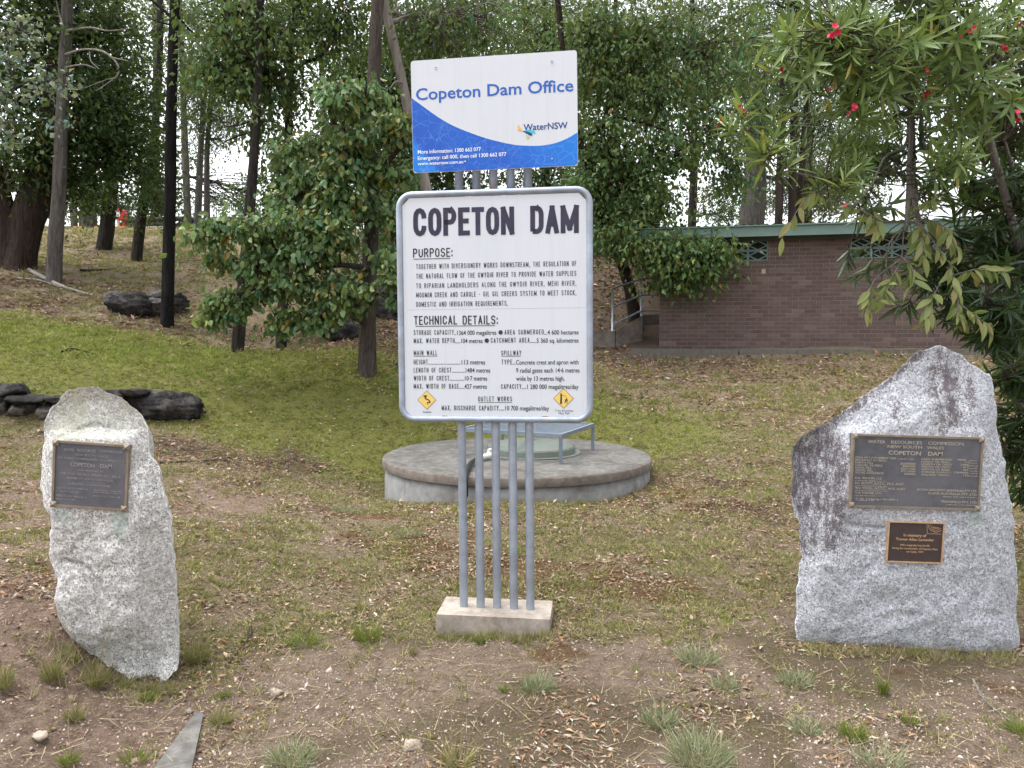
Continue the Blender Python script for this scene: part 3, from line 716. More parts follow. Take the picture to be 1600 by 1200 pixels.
for up, x0_, xm_, low, x1_, y_ in (('STORAGE CAPACITY', 133, 445, '..1364 000 megalitres', 778, 216), ('AREA SUBMERGED', 842, 1148, '...4 600 hectares', 1420, 213),
        ('MAX. WATER DEPTH', 133, 452, '.....104 metres', 671, 280), ('CATCHMENT AREA', 735, 1037, '......5 360 sq. kilometres', 1420, 277),
        ('MAIN WALL', 133, 316, '', 0, 375), ('SPILLWAY', 816, 972, '', 0, 376), ('HEIGHT', 133, 243, '............................113 metres', 690, 447), ('TYPE', 818, 902, '...Concrete crest and apron with', 1420, 447),
        ('LENGTH OF CREST', 133, 427, '............1484 metres', 730, 510), ('', 0, 928, '9 radial gates each 14·6 metres', 1428, 510), ('WIDTH OF CREST', 133, 410, '..............10·7 metres', 706, 573),
        ('', 0, 928, 'wide by 13 metres high.', 1312, 574), ('MAX. WIDTH OF BASE', 133, 485, '.....427 metres', 704, 636), ('CAPACITY', 815, 973, '....1 280 000 megalitres/day', 1420, 638),
        ('OUTLET WORKS', 636, 900, '', 0, 735), ('MAX. DISCHARGE CAPACITY', 352, 795, '.....10 700 megalitres/day', 1190, 806)):
    if up: ST(up, x0_, xm_, y_, 38, t=.11, gap=.5)
    if low: T(low, xm_ + 4, x1_, y_, 37, weight=.008)
rule(133, 316, 383, th=.003); rule(816, 968, 383, th=.003); rule(636, 900, 743, th=.003)
m_seam = plain('panel_joint', (0.45, 0.46, 0.5), .6)
rule(82, 1480, 22, th=.0022, mat=m_seam, n=.0006, name='panel_joint')
for cx, cy in ((811, 197), (703, 261)):
    c_ = pan.uv(620 + cx / 5, 480 + cy / 5); r_ = .0145
    Geo().ngon(pan.W([(c_[0] + r_ * math.cos(t), c_[1] + r_ * math.sin(t)) for t in np.linspace(0, 2 * np.pi, 20, endpoint=False)], .002)).build('bullet', m_ink_big, details, org=sign.location)
m_yel = plain('yellow_sticker', (0.78, 0.56, 0.16), .5, 0, .06, 10, .02)
for cx, cy, hs in ((235, 725, 75), (1303, 713, 78)):
    c_ = pan.uv(620 + cx / 5, 480 + cy / 5); h_ = hs / 5 * 4.95 / 1200
    for s_, n_, m_, nm in ((h_ * 1.0, .0015, m_ink, 'warning_border'), (h_ * .95, .0025, m_yel, 'warning_diamond')):
        Geo().ngon(pan.W([(c_[0] + s_, c_[1]), (c_[0], c_[1] + s_), (c_[0] - s_, c_[1]), (c_[0], c_[1] - s_)], n_)).build(nm, m_, details, org=sign.location)
def strip(pts, wid, board, n_, mat, parent, name, root):
    c_ = curve(pts, 30); t_ = np.gradient(c_, axis=0); t_ /= np.linalg.norm(t_, axis=1)[:, None]; q_ = np.stack([-t_[:, 1], t_[:, 0]], 1)
    wid = np.interp(np.linspace(0, 1, 30), np.linspace(0, 1, len(np.atleast_1d(wid))), np.atleast_1d(wid))[:, None]
    V = np.vstack([board.W(c_ - q_ * wid, n_), board.W(c_ + q_ * wid, n_)]); i = np.arange(29)
    return Geo().add(V, np.stack([i, i + 1, i + 31, i + 30], -1)).build(name, mat, parent, org=root.location)
uvr = lambda cx, cy: pan.uv(620 + cx / 5, 480 + cy / 5)
strip([uvr(*q) for q in ((210, 697), (233, 692), (222, 712), (246, 722), (262, 742), (240, 744), (246, 762))], [.005, .003, .0035, .0035, .003, .0015], pan, .0035, m_ink, details, 'snake_symbol', sign)
strip([uvr(1284, 672), uvr(1284, 712), uvr(1283, 755)], [.004, .005, .0055], pan, .0035, m_ink, details, 'tree_symbol', sign)
strip([uvr(1290, 690), uvr(1315, 692), uvr(1330, 712)], [.0012, .001], pan, .0036, m_ink, details, 'branch_symbol', sign)
strip([uvr(1332, 714), uvr(1321, 726), uvr(1312, 748)], [.003, .0035, .002], pan, .0037, m_ink, details, 'figure_symbol', sign)
strip([uvr(1312, 722), uvr(1322, 724), uvr(1338, 730)], [.0015, .002], pan, .0038, m_ink, details, 'figure_symbol', sign)
strip([uvr(1321, 730), uvr(1331, 740), uvr(1326, 752)], [.0018, .0015], pan, .0039, m_ink, details, 'figure_symbol', sign)
T('Snakes', 205, 270, 825, 16); T('Tree Branches', 1235, 1378, 815, 16); T('May Fall', 1265, 1348, 836, 16)

# office board
ob = Board(bd.w(0, 0, .032), SN, math.radians(.95))
c4 = [ob.uv(643, 94), ob.uv(902.6, 79.4), ob.uv(902, 260.6), ob.uv(644.4, 269)]
ou0, ou1 = (c4[0][0] + c4[3][0]) / 2, (c4[1][0] + c4[2][0]) / 2; ov1, ov0 = (c4[0][1] + c4[1][1]) / 2, (c4[2][1] + c4[3][1]) / 2
office = ob.slab(round_rect(ou0, ov0, ou1, ov1, .018), -.006, 0.0).build('office_board', m_panel, sign, org=sign.location)
tag(office, 'upper white and blue board with rounded corners')
m_blue, nt, out = new_mat('blue_field'); n = N(nt); p = n.pos()
vor = n('ShaderNodeTexVoronoi', {'Vector': p, 'Scale': 15.0}, feature='DISTANCE_TO_EDGE').outputs[0]
vor2 = n('ShaderNodeTexVoronoi', {'Vector': p, 'Scale': 38.0}, feature='DISTANCE_TO_EDGE').outputs[0]
sepx = n('ShaderNodeSeparateXYZ', {0: p})
dg = n.math('ADD', n.math('MULTIPLY', sepx.outputs[0], .95), n.math('MULTIPLY', sepx.outputs[2], .75))
bl = n.ramp(n.math('FRACT', n.math('MULTIPLY', dg, .95)), [(0.0, (.006, .085, .50)), (.33, (.005, .15, .62)), (.62, (.004, .20, .68)), (.66, (.007, .085, .48)), (1.0, (.006, .11, .54))])
msk = n.noise(p, 6, 2)
bl = n.mix(n.ramp(vor, [(0.0, .28), (.024, 0.0)]), bl, (.25, .50, .92))
bl = n.mix(n.math('MULTIPLY', n.ramp(vor2, [(0.0, .25), (.05, 0.0)]), n.ramp(msk, [(.5, 0.0), (.6, 1.0)])), bl, (.30, .55, .95))
finish(nt, out, n, bl, .4, spec=.4)
w_px = [(643.6, 153.5), (662, 167), (686, 184), (708, 196.5), (732, 206.5), (756, 215), (780, 221.5), (806, 226.5), (832, 228), (850, 227), (868, 223.5), (886, 216.5), (902.3, 207)]
wv = curve([ob.uv(*q) for q in w_px], 40); e_ = .002
wv[0, 0] = ou0 + e_; wv[-1, 0] = ou1 - e_
V = np.vstack([wv, np.stack([wv[:, 0], np.full(40, ov0 + e_)], 1)])
rr = round_rect(ou0 + e_, ov0 + e_, ou1 - e_, ov1, .017)
for q in range(40):      # follow the rounded lower corners
    for cx_ in (ou0 + .018, ou1 - .018):
        d_ = abs(wv[q, 0] - cx_); side = (wv[q, 0] < cx_) if cx_ < (ou0 + ou1) / 2 else (wv[q, 0] > cx_)
        if side: V[40 + q, 1] = ov0 + .018 - math.sqrt(max(0, .0165 ** 2 - min(d_, .0165) ** 2))
i = np.arange(39)
Geo().add(ob.W(V, .0015), np.stack([i + 40, i + 41, i + 1, i], -1)).build('blue_field', m_blue, office, org=sign.location)
TO = lambda body, cx0, cx1, cy, cap, mat, **kw: ob.text(body, 620 + cx0 / 5, 620 + cx1 / 5, 60 + cy / 5, cap / 5, mat, office, root=sign, **kw)
TO('Copeton Dam Office', 150, 1380, 447, 96, m_navy, weight=.013)
TO('WaterNSW', 990, 1335, 711, 52, m_logo_ink, weight=.012)
TO('More information: 1300 662 077', 165, 658, 891, 30, m_white, weight=.012, lift=.003)
TO('Emergency: call 000, then call 1300 662 077', 165, 857, 935, 30, m_white, weight=.012, lift=.003)
TO('www.waternsw.com.au', 165, 520, 984, 26, m_white, weight=.012, lift=.003)
ov = lambda cx, cy: ob.uv(620 + cx / 5, 60 + cy / 5)
m_or = plain('ochre_print', (.75, .46, .14), .5, var=.05); m_te = plain('teal_print', (.07, .47, .62), .5, var=.05); m_gr = plain('olive_print', (.52, .53, .10), .5, var=.05)
Geo().ngon(ob.W([ov(945, 670), ov(945, 722), ov(985, 726)], .002)).build('logo_fin', m_or, office, org=sign.location)
Geo().ngon(ob.W([ov(1010, 753), ov(1017, 795), ov(1042, 770)], .002)).build('logo_fin', m_gr, office, org=sign.location)
strip([ov(985, 724), ov(1030, 723), ov(1062, 730), ov(1084, 741)], [.001, .008, .010, .003], ob, .002, m_te, office, 'logo_wave', sign)
strip([ov(985, 726), ov(1018, 736), ov(1045, 750), ov(1060, 757)], [.001, .007, .008, .002], ob, .0026, m_logo_ink, office, 'logo_wave', sign)
for cx, cy in ((305, 232), (1212, 183), (1212, 938), (535, 958)):
    c_ = ov(cx, cy); Geo().tube([ob.w(*c_, 0), ob.w(*c_, .006)], .007, 10).build('bolt', m_galv, office, True, org=sign.location)

# ================================================================== PLAQUES
def plaque(root, O, corners, depth_off, roll, mat_face, mat_edge, lines, tl_px, sc, emboss, label, rosettes=True, normal=(0, -1, 0), rim=.010):
    cx = np.mean([c[0] for c in corners]); cy = np.mean([c[1] for c in corners])
    nn = nrm(normal)
    b = Board(P(cx, cy, O[1] - depth_off), nn, roll)
    c = np.array([b.uv(*q) for q in corners])
    u0 = (c[0, 0] + c[3, 0]) / 2; u1 = (c[1, 0] + c[2, 0]) / 2; v1 = (c[0, 1] + c[1, 1]) / 2; v0 = (c[2, 1] + c[3, 1]) / 2
    pl = b.slab([(u0, v0), (u1, v0), (u1, v1), (u0, v1)], -.09, 0.0).build('plaque', mat_face, root, org=root.location)
    tag(pl, label)
    for k, (a0, b0, a1, b1) in enumerate(((u0, v0, u1, v0 + rim), (u0, v1 - rim, u1, v1), (u0, v0 + rim, u0 + rim, v1 - rim), (u1 - rim, v0 + rim, u1, v1 - rim))):
        Geo().box((a0 - .001, b0 - .001, -.02), (a1 + .001, b1 + .001, .007), [b.U, b.V, b.N], b.O).build('rim', mat_edge, pl, org=root.location)
    if rosettes:
        for uu in (u0 + .012, u1 - .012):
            for vv in (v0 + .012, v1 - .012):
                g = Geo(); s_ = .017
                g.add([b.w(uu - s_, vv - s_, .0075), b.w(uu + s_, vv - s_, .0075), b.w(uu + s_, vv + s_, .0075), b.w(uu - s_, vv + s_, .0075), b.w(uu, vv, .02)], [[0, 1, 4], [1, 2, 4], [2, 3, 4], [3, 0, 4]])
                g.build('rosette', mat_edge, pl, org=root.location)
    for ln in lines:
        body, x0, x1, y, cap = ln[:5]; wgt = ln[5] if len(ln) > 5 else 0.0
        X0, X1, Yb = tl_px[0] + x0 / sc, tl_px[0] + x1 / sc, tl_px[1] + y / sc
        if body == '~':            # a worn line nobody can read: low raised ticks
            g = Geo(); a = b.uv(X0, Yb); e = b.uv(X1, Yb); x = a[0]; hh = cap / sc * O[1] / 1200; rnd = random.Random(int(x0 * 7 + y))
            while x < e[0]:
                w_ = hh * rnd.uniform(.25, .5)
                g.box((x, a[1] + hh * rnd.choice((0, 0, .3)), 0), (x + w_ * rnd.uniform(.35, .9), a[1] + hh * rnd.uniform(.55, 1), .0012), [b.U, b.V, b.N], b.O)
                x += w_ * 1.5 + (hh * .5 if rnd.random() < .15 else 0)
            g.build('worn_lettering', emboss, pl, org=root.location)['kind'] = 'stuff'
        else:
            b.text(body, X0, X1, Yb, cap / sc, emboss, pl, weight=wgt, extrude=.0009, lift=.0003, root=root)
    return b, pl, (u0, v0, u1, v1)
m_bronze = plain('dark_bronze', (.105, .107, .122), .5, .2, .25, 14, .3, dirt=(.17, .165, .18), dirt_amt=.6)
m_bronze_rim = plain('bronze_rim', (.26, .215, .165), .5, .35, .25, 18, .3)
m_bronze_txt_l = plain('worn_raised_bronze', (.34, .32, .31), .5, .3, .3, 40)
m_bronze_txt_r = plain('raised_bronze', (.47, .42, .34), .45, .3, .2, 40)
m_brown = plain('brown_enamel', (.062, .045, .042), .45, .1, .15, 20)
m_copper = plain('copper_rim', (.55, .36, .22), .45, .3, .15, 20)
L_lines = [('WATER', 345, 480, 298, 36), ('RESOURCES', 525, 775, 310, 36), ('COMMISSION', 825, 1130, 325, 36), ('NEW SOUTH WALES', 500, 935, 374, 30), ('THIS PLAQUE COMMEMORATES THE COMPLETION OF', 260, 1165, 425, 26),
           ('COPETON', 430, 755, 508, 52, .01), ('DAM', 830, 985, 525, 52, .01), ('AND UNVEILED BY', 520, 875, 574, 22), ('THE HON. NEVILLE WRAN, Q.C., M.L.A.', 285, 1110, 635, 32),
           ('PREMIER OF NEW SOUTH WALES', 378, 1000, 690, 26), ('~', 400, 960, 742, 26), ('~', 240, 660, 790, 20), ('~', 240, 420, 806, 12), ('~', 240, 550, 838, 20), ('~', 240, 635, 902, 24), ('~', 240, 420, 880, 12), ('~', 240, 490, 946, 22),
           ('~', 750, 1120, 826, 20), ('~', 740, 1120, 852, 18), ('~', 730, 1100, 905, 20)]
plaque(stone_l, OL, [(87.4, 689), (206, 695), (194, 799.5), (78.7, 789)], .196, math.radians(-4.0), m_bronze, m_bronze_rim, L_lines, (60, 670), 8.57, m_bronze_txt_l, 'square dark bronze plaque with corner rosettes')
R_lines = [('WATER', 262, 458, 163, 36), ('RESOURCES', 525, 875, 172, 36), ('COMMISSION,', 945, 1360, 186, 38), ('NEW SOUTH', 485, 875, 221, 34), ('WALES', 930, 1125, 232, 34), ('COPETON', 495, 862, 297, 46, .006), ('DAM', 945, 1108, 306, 46, .006),
           ('AREA OF CATCHMENT 5360', 115, 580, 340, 22), ('~', 600, 800, 348, 14), ('MATERIALS IN WALL', 115, 480, 367, 22), ('EARTH FILL', 115, 325, 394, 22), ('GRAVEL FILTERS', 115, 425, 425, 22), ('ROCK FILL', 115, 305, 452, 22), ('TOTAL FILL', 115, 320, 482, 22), ('TOTAL CONCRETE', 115, 440, 512, 22),
           ('2034000', 628, 800, 408, 24), ('488000', 650, 800, 436, 22), ('5831000', 632, 800, 466, 22), ('8353000', 635, 800, 494, 22), ('80000', 675, 800, 524, 22),
           ('AREA SUBMERGED', 866, 1215, 358, 22), ('HEIGHT OF WALL', 866, 1200, 387, 22), ('LENGTH OF CREST', 866, 1220, 415, 22), ('WIDTH OF CREST', 866, 1205, 444, 22), ('WIDTH OF BASE', 866, 1190, 474, 22), ('STORAGE CAPACITY', 866, 1210, 504, 22), ('SPILLWAY WIDTH', 866, 1180, 534, 22),
           ('4600', 1280, 1375, 362, 22), ('113', 1360, 1405, 390, 20), ('1484', 1318, 1405, 420, 22), ('10.7', 1340, 1405, 448, 22), ('427', 1340, 1402, 478, 22), ('1364000', 1238, 1400, 508, 22), ('150', 1345, 1405, 540, 22)] + [('~', 1412, 1505, 368 + q * 29, 13) for q in range(7)] + [
           ('H.A. WILSON, I.S.E.', 115, 425, 572, 24), ('~', 115, 465, 592, 12), ('H.S. SCOTT, A.S.T.C., M.I.E. AUST.', 115, 675, 634, 26), ('~', 115, 490, 650, 12), ('W.J. YOULL, A.S.T.C., M.I.E. AUST.', 115, 690, 690, 26), ('~', 115, 490, 704, 12),
           ('T.M. FOSTER, I.S.E.', 115, 415, 740, 24), ('~', 115, 420, 762, 12), ('~', 115, 600, 805, 26), ('~', 140, 330, 818, 10), ('BROWN AND ROOT (AUSTRALIA) PTY. LTD.', 818, 1505, 712, 26), ('FLUOR AUSTRALIA PTY. LTD.', 945, 1505, 752, 26), ('~', 1115, 1505, 778, 16), ('TRANSFIELD PTY. LTD.', 1085, 1505, 845, 26), ('~', 1150, 1505, 866, 14)]
plaque(stone_r, OR, [(1329, 678.5), (1533, 683), (1532.5, 798.6), (1330, 791)], .210, math.radians(-1.7), m_bronze, m_bronze_rim, R_lines, (1320, 670), 7.27, m_bronze_txt_r, 'wide dark bronze plaque with raised figures')
M_lines = [('In memory of', 555, 1028, 515, 62, .012), ('Trevor Allan Lavender', 392, 1190, 598, 56, .012), ('Who tragically lost his life', 480, 1100, 712, 40, .008), ('during the construction of Copeton Dam', 310, 1268, 780, 40, .008), ('on 3 July, 1971', 615, 960, 845, 38, .008)]
mb, mp, (mu0, mv0, mu1, mv1) = plaque(stone_r, OR, [(1386, 814), (1473.5, 817), (1473, 880.6), (1386.5, 877.6)], .208, math.radians(-1.9), m_brown, m_copper, M_lines, (1370, 800), 13.33, m_copper, 'small brown plaque with copper edge', False, rim=.005)
mpx = lambda x, y: mb.uv(1370 + x / 13.33, 800 + y / 13.33)
for ps, w_ in (([mpx(1045, 250), mpx(1045, 350), mpx(1050, 450)], .0012), ([mpx(1050, 450), mpx(1200, 455), mpx(1340, 460)], .0012), ([mpx(1075, 260), mpx(1100, 350), mpx(1220, 420), mpx(1340, 385)], .0016), ([mpx(1115, 262), mpx(1150, 350), mpx(1240, 385), mpx(1335, 340)], .0012)):
    strip(ps, w_, mb, .0012, m_copper, mp, 'emblem_line', stone_r)
mb.text('Water', 1370 + 1150 / 13.33, 1370 + 1300 / 13.33, 800 + 345 / 13.33, 3.2, m_copper, mp, weight=.02, root=stone_r)
# ================================================================== CONCRETE TANK WITH ITS FITTINGS
m_conc = plain('weathered_concrete', (0.14, 0.135, 0.126), .95, 0, .4, 14, .8, dirt=(.06, .056, .05), dirt_amt=.85)
m_conc_side = plain('pale_concrete', (0.30, 0.30, 0.295), .95, 0, .2, 10, .5, dirt=(.13, .115, .10), dirt_amt=.8)
TC = P(808, 709, 9.5); TR = 1.655; TZ = TC[2]
def disc(g, cx, cy, r, z0, z1, seg=96, jag=0.0, seed=0, rings=1):
    th = np.linspace(0, 2 * np.pi, seg, endpoint=False); rr = r * (1 + jag * (noise2(np.cos(th) * 3, np.sin(th) * 3, .25, 2, seed) - .5))
    prof = [(z0, 1.0), (z0 + .85 * (z1 - z0), 1.0), (z1, 1 - .012)] + [(z1, q) for q in np.linspace(.9, .05, rings)]
    V = np.array([[cx + rr[k] * s * math.cos(th[k]), cy + rr[k] * s * math.sin(th[k]), z + (noise2(cx + 2 * s * math.cos(th[k]), 2 * s * math.sin(th[k]), .3, 2, 3) - .5) * .012 * (s < .95)] for z, s in prof for k in range(seg)])
    i = np.arange(len(prof) - 1)[:, None] * seg; j = np.arange(seg)[None, :]
    g.add(V, np.stack([i + j, i + (j + 1) % seg, i + seg + (j + 1) % seg, i + seg + j], -1).reshape(-1, 4))
    g.poly.append([g.n - seg + k for k in range(seg)])
    return g
tank = empty('concrete_tank', (TC[0], TC[1], TZ - .4), 'round flat concrete tank half buried in the grass behind the sign', 'tank')
m_rim = plain('mildewed_rim', (0.125, 0.105, 0.09), .95, 0, .35, 12, .8, dirt=(.24, .215, .19), dirt_amt=.45)
disc(Geo(), TC[0], TC[1], TR - .012, TZ - .08, TZ, 128, .012, 2, 10).build('lid_slab', m_conc, tank, True, org=tank.location)
disc(Geo(), TC[0], TC[1], TR, TZ - .105, TZ - .006, 128, .012, 2, 1).build('lid_rim', m_rim, tank, True, org=tank.location)
disc(Geo(), TC[0], TC[1], TR - .022, TZ - .9, TZ - .107, 128, .006, 5).build('wall', m_conc_side, tank, True, org=tank.location)
UP = np.array([0, 0, 1.0])
onlid = lambda px, py: hit(px, py, np.array([0, 0, TZ]), UP)
# green hatch
HC = onlid(829, 707)
m_hatch = plain('green_fibreglass', (0.185, 0.215, 0.19), .55, 0, .12, 10, .15, dirt=(.22, .22, .19), dirt_amt=.5)
hatch = empty('access_hatch', (HC[0], HC[1], TZ), 'low domed green hatch cover in the middle of the round tank', 'hatch')
hr = .56
def lathe(prof, c, seg=64):
    th = np.linspace(0, 2 * np.pi, seg, endpoint=False)
    V = np.array([[c[0] + r * math.cos(t), c[1] + r * math.sin(t), c[2] + z] for r, z in prof for t in th])
    i = np.arange(len(prof) - 1)[:, None] * seg; j = np.arange(seg)[None, :]
    return Geo().add(V, np.stack([i + j, i + (j + 1) % seg, i + seg + (j + 1) % seg, i + seg + j], -1).reshape(-1, 4))
lathe([(hr * 1.12, 0.004), (hr * 1.12, .012), (hr, .013), (hr, .08), (hr * .985, .088)], (HC[0], HC[1], TZ), 64).build('flange', m_hatch, hatch, False, org=hatch.location)
lathe([(hr * .98, .09), (hr * .95, .10), (hr * .8, .125), (hr * .55, .15), (hr * .25, .163), (0.001, .166)], (HC[0], HC[1], TZ), 20).build('dome', m_hatch, hatch, False, org=hatch.location)
# steel guard standing over the hatch
m_guard = plain('guard_steel', (0.21, 0.25, 0.30), .55, .4, .15, 12, .2)
A_, B_, C_ = onlid(722, 712), onlid(876, 725), onlid(926, 703)
D_ = A_ + C_ - B_
GH = .345
guard = empty('steel_guard', tuple((A_ + C_) / 2), 'open galvanised steel table frame with mesh top standing over the green hatch', 'guard')
for q in (A_, B_, C_, D_):
    Geo().box((-.02, -.02, 0), (.02, .02, GH - .03), org=q).build('leg', m_guard, guard, org=guard.location)
cn = [q + UP * GH for q in (A_, B_, C_, D_)]
for a, b in zip(cn, cn[1:] + cn[:1]):
    d = nrm(b - a); s_ = np.cross(UP, d); g = Geo()
    g.box((-.02, -.02, -.045), (np.linalg.norm(b - a) - .021, .02, 0), [d, s_, UP], a); g.build('top_rail', m_guard, guard, org=guard.location)
g = Geo(); e1 = cn[1] - cn[0]; e2 = cn[3] - cn[0]
for q in np.linspace(.03, .97, 36):
    g.tube([cn[0] + e1 * q - UP * .012, cn[3] + e1 * q - UP * .012], .0035, 4)
for q in np.linspace(.04, .96, 26):
    g.tube([cn[0] + e2 * q - UP * .018, cn[1] + e2 * q - UP * .018], .0035, 4)
o = g.build('mesh_top', m_guard, guard, org=guard.location); o['kind'] = 'stuff'
g = Geo(); g.box((-.02, -.015, -.055), (np.linalg.norm(e2), .015, -.02), [nrm(e2), np.cross(UP, nrm(e2)), UP], cn[0] + e1 * .5); g.build('cross_rail', m_guard, guard, org=guard.location)
# drain pipe
m_pvc = plain('white_plastic', (.78, .76, .72), .45, 0, .08, 20, .05); m_hose = plain('black_hose', (.02, .02, .022), .5, 0, .2, 20)
p0, p1, p2 = onlid(766, 718), onlid(748, 722), onlid(735, 731)
pipe = empty('drain_pipe', tuple(p1), 'white plastic elbow pipe with black hose running down the tank edge', 'pipe')
Geo().tube(curve([p0 + UP * .09, p0 + UP * .05 + (p1 - p0) * .15, p0 + UP * .05 + (p1 - p0) * .5, p1 + UP * .05], 14), .033, 12).build('elbow', m_pvc, pipe, True, org=pipe.location)
Geo().tube([p0 + UP * .06, p0 + UP * .125], .041, 12).build('end_cap', m_pvc, pipe, True, org=pipe.location)
rim_ = np.array([p2[0] - .02, TC[1] - math.sqrt((TR + .04) ** 2 - (p2[0] - TC[0]) ** 2), TZ])
Geo().tube(curve([p1 + UP * .05, p2 + UP * .045, rim_ + UP * .012, rim_ - UP * .15, rim_ - UP * .6], 24), .027, 10).build('hose', m_hose, pipe, True, org=pipe.location)

# ================================================================== BRICK BUILDING
BA = P(1030, 546, 17.0); BYAW = math.radians(-12.5)
BU = np.array([math.cos(BYAW), math.sin(BYAW), 0]); BN = np.array([math.sin(BYAW), -math.cos(BYAW), 0]); BL = 9.6
course = .0865; brick_l = .241; NC = 27; BH = NC * course
bld = empty('brick_building', tuple(BA), 'low brown brick building with green roof edge and openwork vent blocks', 'building')
bw = lambda u, v, n_=0.0: BA + BU * u + UP * v + BN * n_
def brick_mat(name, src):
    m, nt, out = new_mat(name); n = N(nt); p = n.pos()
    rnd = n('ShaderNodeObjectInfo').outputs['Random'] if src == 'obj' else n('ShaderNodeSeparateColor', {0: n.attr('Col', True)}).outputs[0]
    c = n.ramp(rnd, [(0.0, (.082, .054, .047)), (.3, (.108, .072, .062)), (.6, (.094, .067, .060)), (.85, (.124, .083, .071)), (1.0, (.150, .108, .092))])
    k = n.noise(p, 45, 5, .7); k2 = n.noise(p, 2.2, 5, .6)
    c = n.mix(n.ramp(k, [(.4, 0.0), (.75, .4)]), c, (.20, .16, .148))
    c = n.mix(n.ramp(k2, [(.5, 0.0), (.75, .35)]), c, (.19, .155, .145))
    finish(nt, out, n, c, .92, n.bump(k, .5, .006), spec=.15)
    return m
m_brick_o, m_brick_j = brick_mat('brick_single', 'obj'), brick_mat('brick_field', 'col')
m_mortar = plain('mortar', (.24, .21, .20), .97, 0, .25, 40, .5)
m_green = plain('green_paint', (.13, .205, .178), .6, 0, .1, 6, .1, dirt=(.19, .25, .22), dirt_amt=.5)
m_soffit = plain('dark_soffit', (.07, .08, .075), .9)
m_dark = plain('painted_vent_shade', (.012, .012, .012), .95)
Geo().box((0, 0, -.3), (BL, BH, -.006), [BU, UP, BN], BA).box((0, BH - .001, -5.0), (BL, BH + .05, -.31), [BU, UP, BN], BA).box((.002, -.4, -5.0), (.24, BH - .002, -.301), [BU, UP, BN], BA).build('wall', m_mortar, bld, org=bld.location)
vent_u = lambda px: (hit(px, 390, BA, BN) - BA) @ BU
V1 = (vent_u(1078), vent_u(1200)); V2 = (vent_u(1329), vent_u(1329) + 4 * .4)
vb_ = NC - 5; vt_ = NC                     # courses taken by the vents
vz0, vz1 = vb_ * course, vt_ * course
pieces = []
for r in range(NC):
    off = 0 if r % 2 == 0 else brick_l / 2
    u = -off
    while u < BL:
        a, b = max(u, 0), min(u + brick_l, BL)
        if vb_ <= r < vt_:
            segs = []
            for s0, s1 in ((a, b),):
                cur = [(s0, s1)]
                for x0, x1 in (V1, V2):
                    nx_ = []
                    for c0, c1 in cur:
                        if c1 <= x0 or c0 >= x1: nx_.append((c0, c1))
                        else:
                            if c0 < x0: nx_.append((c0, x0))
                            if c1 > x1: nx_.append((x1, c1))
                    cur = nx_
                segs = cur
        else: segs = [(a, b)]
        for s0, s1 in segs:
            if s1 - s0 > .03: pieces.append((s0, s1, r))
        u += brick_l
def proj(w):
    d = np.asarray(w) - np.array([0, 0, CAM_H]); f = np.array([0, CP, -SP]); upv = np.array([0, SP, CP])
    return 800 + 1200 * d[0] / (d @ f), 600 - 1200 * (d @ upv) / (d @ f)
def brick_mesh(w_):
    g = Geo(); e = .0045; h_ = course - .009; b_ = .004
    lo = (e, .0045, -.02); hi = (w_ - e, h_ + .0045, .0)
    # front face slightly chamfered
    x0, y0, x1, y1 = lo[0], lo[1], hi[0], hi[1]
    V = [(x0 + b_, y0 + b_, 0), (x1 - b_, y0 + b_, 0), (x1 - b_, y1 - b_, 0), (x0 + b_, y1 - b_, 0), (x0, y0, -b_), (x1, y0, -b_), (x1, y1, -b_), (x0, y1, -b_), (x0, y0, -.02), (x1, y0, -.02), (x1, y1, -.02), (x0, y1, -.02)]
    F = [[0, 1, 2, 3]] + [[4 + k, 4 + (k + 1) % 4, (k + 1) % 4, k] for k in range(4)] + [[8 + k, 8 + (k + 1) % 4, 4 + (k + 1) % 4, 4 + k] for k in range(4)]
    return np.array(V), np.array(F)
BR = Matrix(((BU[0], 0, BN[0], 0), (BU[1], 0, BN[1], 0), (0, 1, 0, 0), (0, 0, 0, 1)))
fullV, fullF = brick_mesh(brick_l)
gf = Geo().add(fullV, fullF); tmp = gf.build('brick', m_brick_o, bld); brick_data = tmp.data; bpy.data.objects.remove(tmp)
cand = []
for s0, s1, r in pieces:
    if s1 - s0 > brick_l - .001:
        x, y = proj(bw((s0 + s1) / 2, (r + .5) * course))
        if 1165 < x < 1450 and 395 < y < 542: cand.append((s0, s1, r))
cand = sorted(cand, key=lambda t: -t[0])[:300]; cset = set((round(a, 4), r) for a, b, r in cand)
jr = random.Random(3)
gj = Geo()
for s0, s1, r in pieces:
    jit = jr.uniform(-.0015, .0025)
    if (round(s0, 4), r) in cset and s1 - s0 > brick_l - .001:
        o = bpy.data.objects.new('brick', brick_data); link(o, bld)
        o.matrix_local = Matrix.Translation(Vector(BU * s0 + UP * r * course + BN * jit)) @ BR
    else:
        V, F = brick_mesh(s1 - s0)
        gj.add(BA + BU * s0 + UP * (r * course) + BN * jit + V @ np.array([BU, UP, BN]), F, (jr.random(),) * 3)
o = gj.build('brickwork', m_brick_j, bld, org=bld.location, colors=True); o['kind'] = 'stuff'
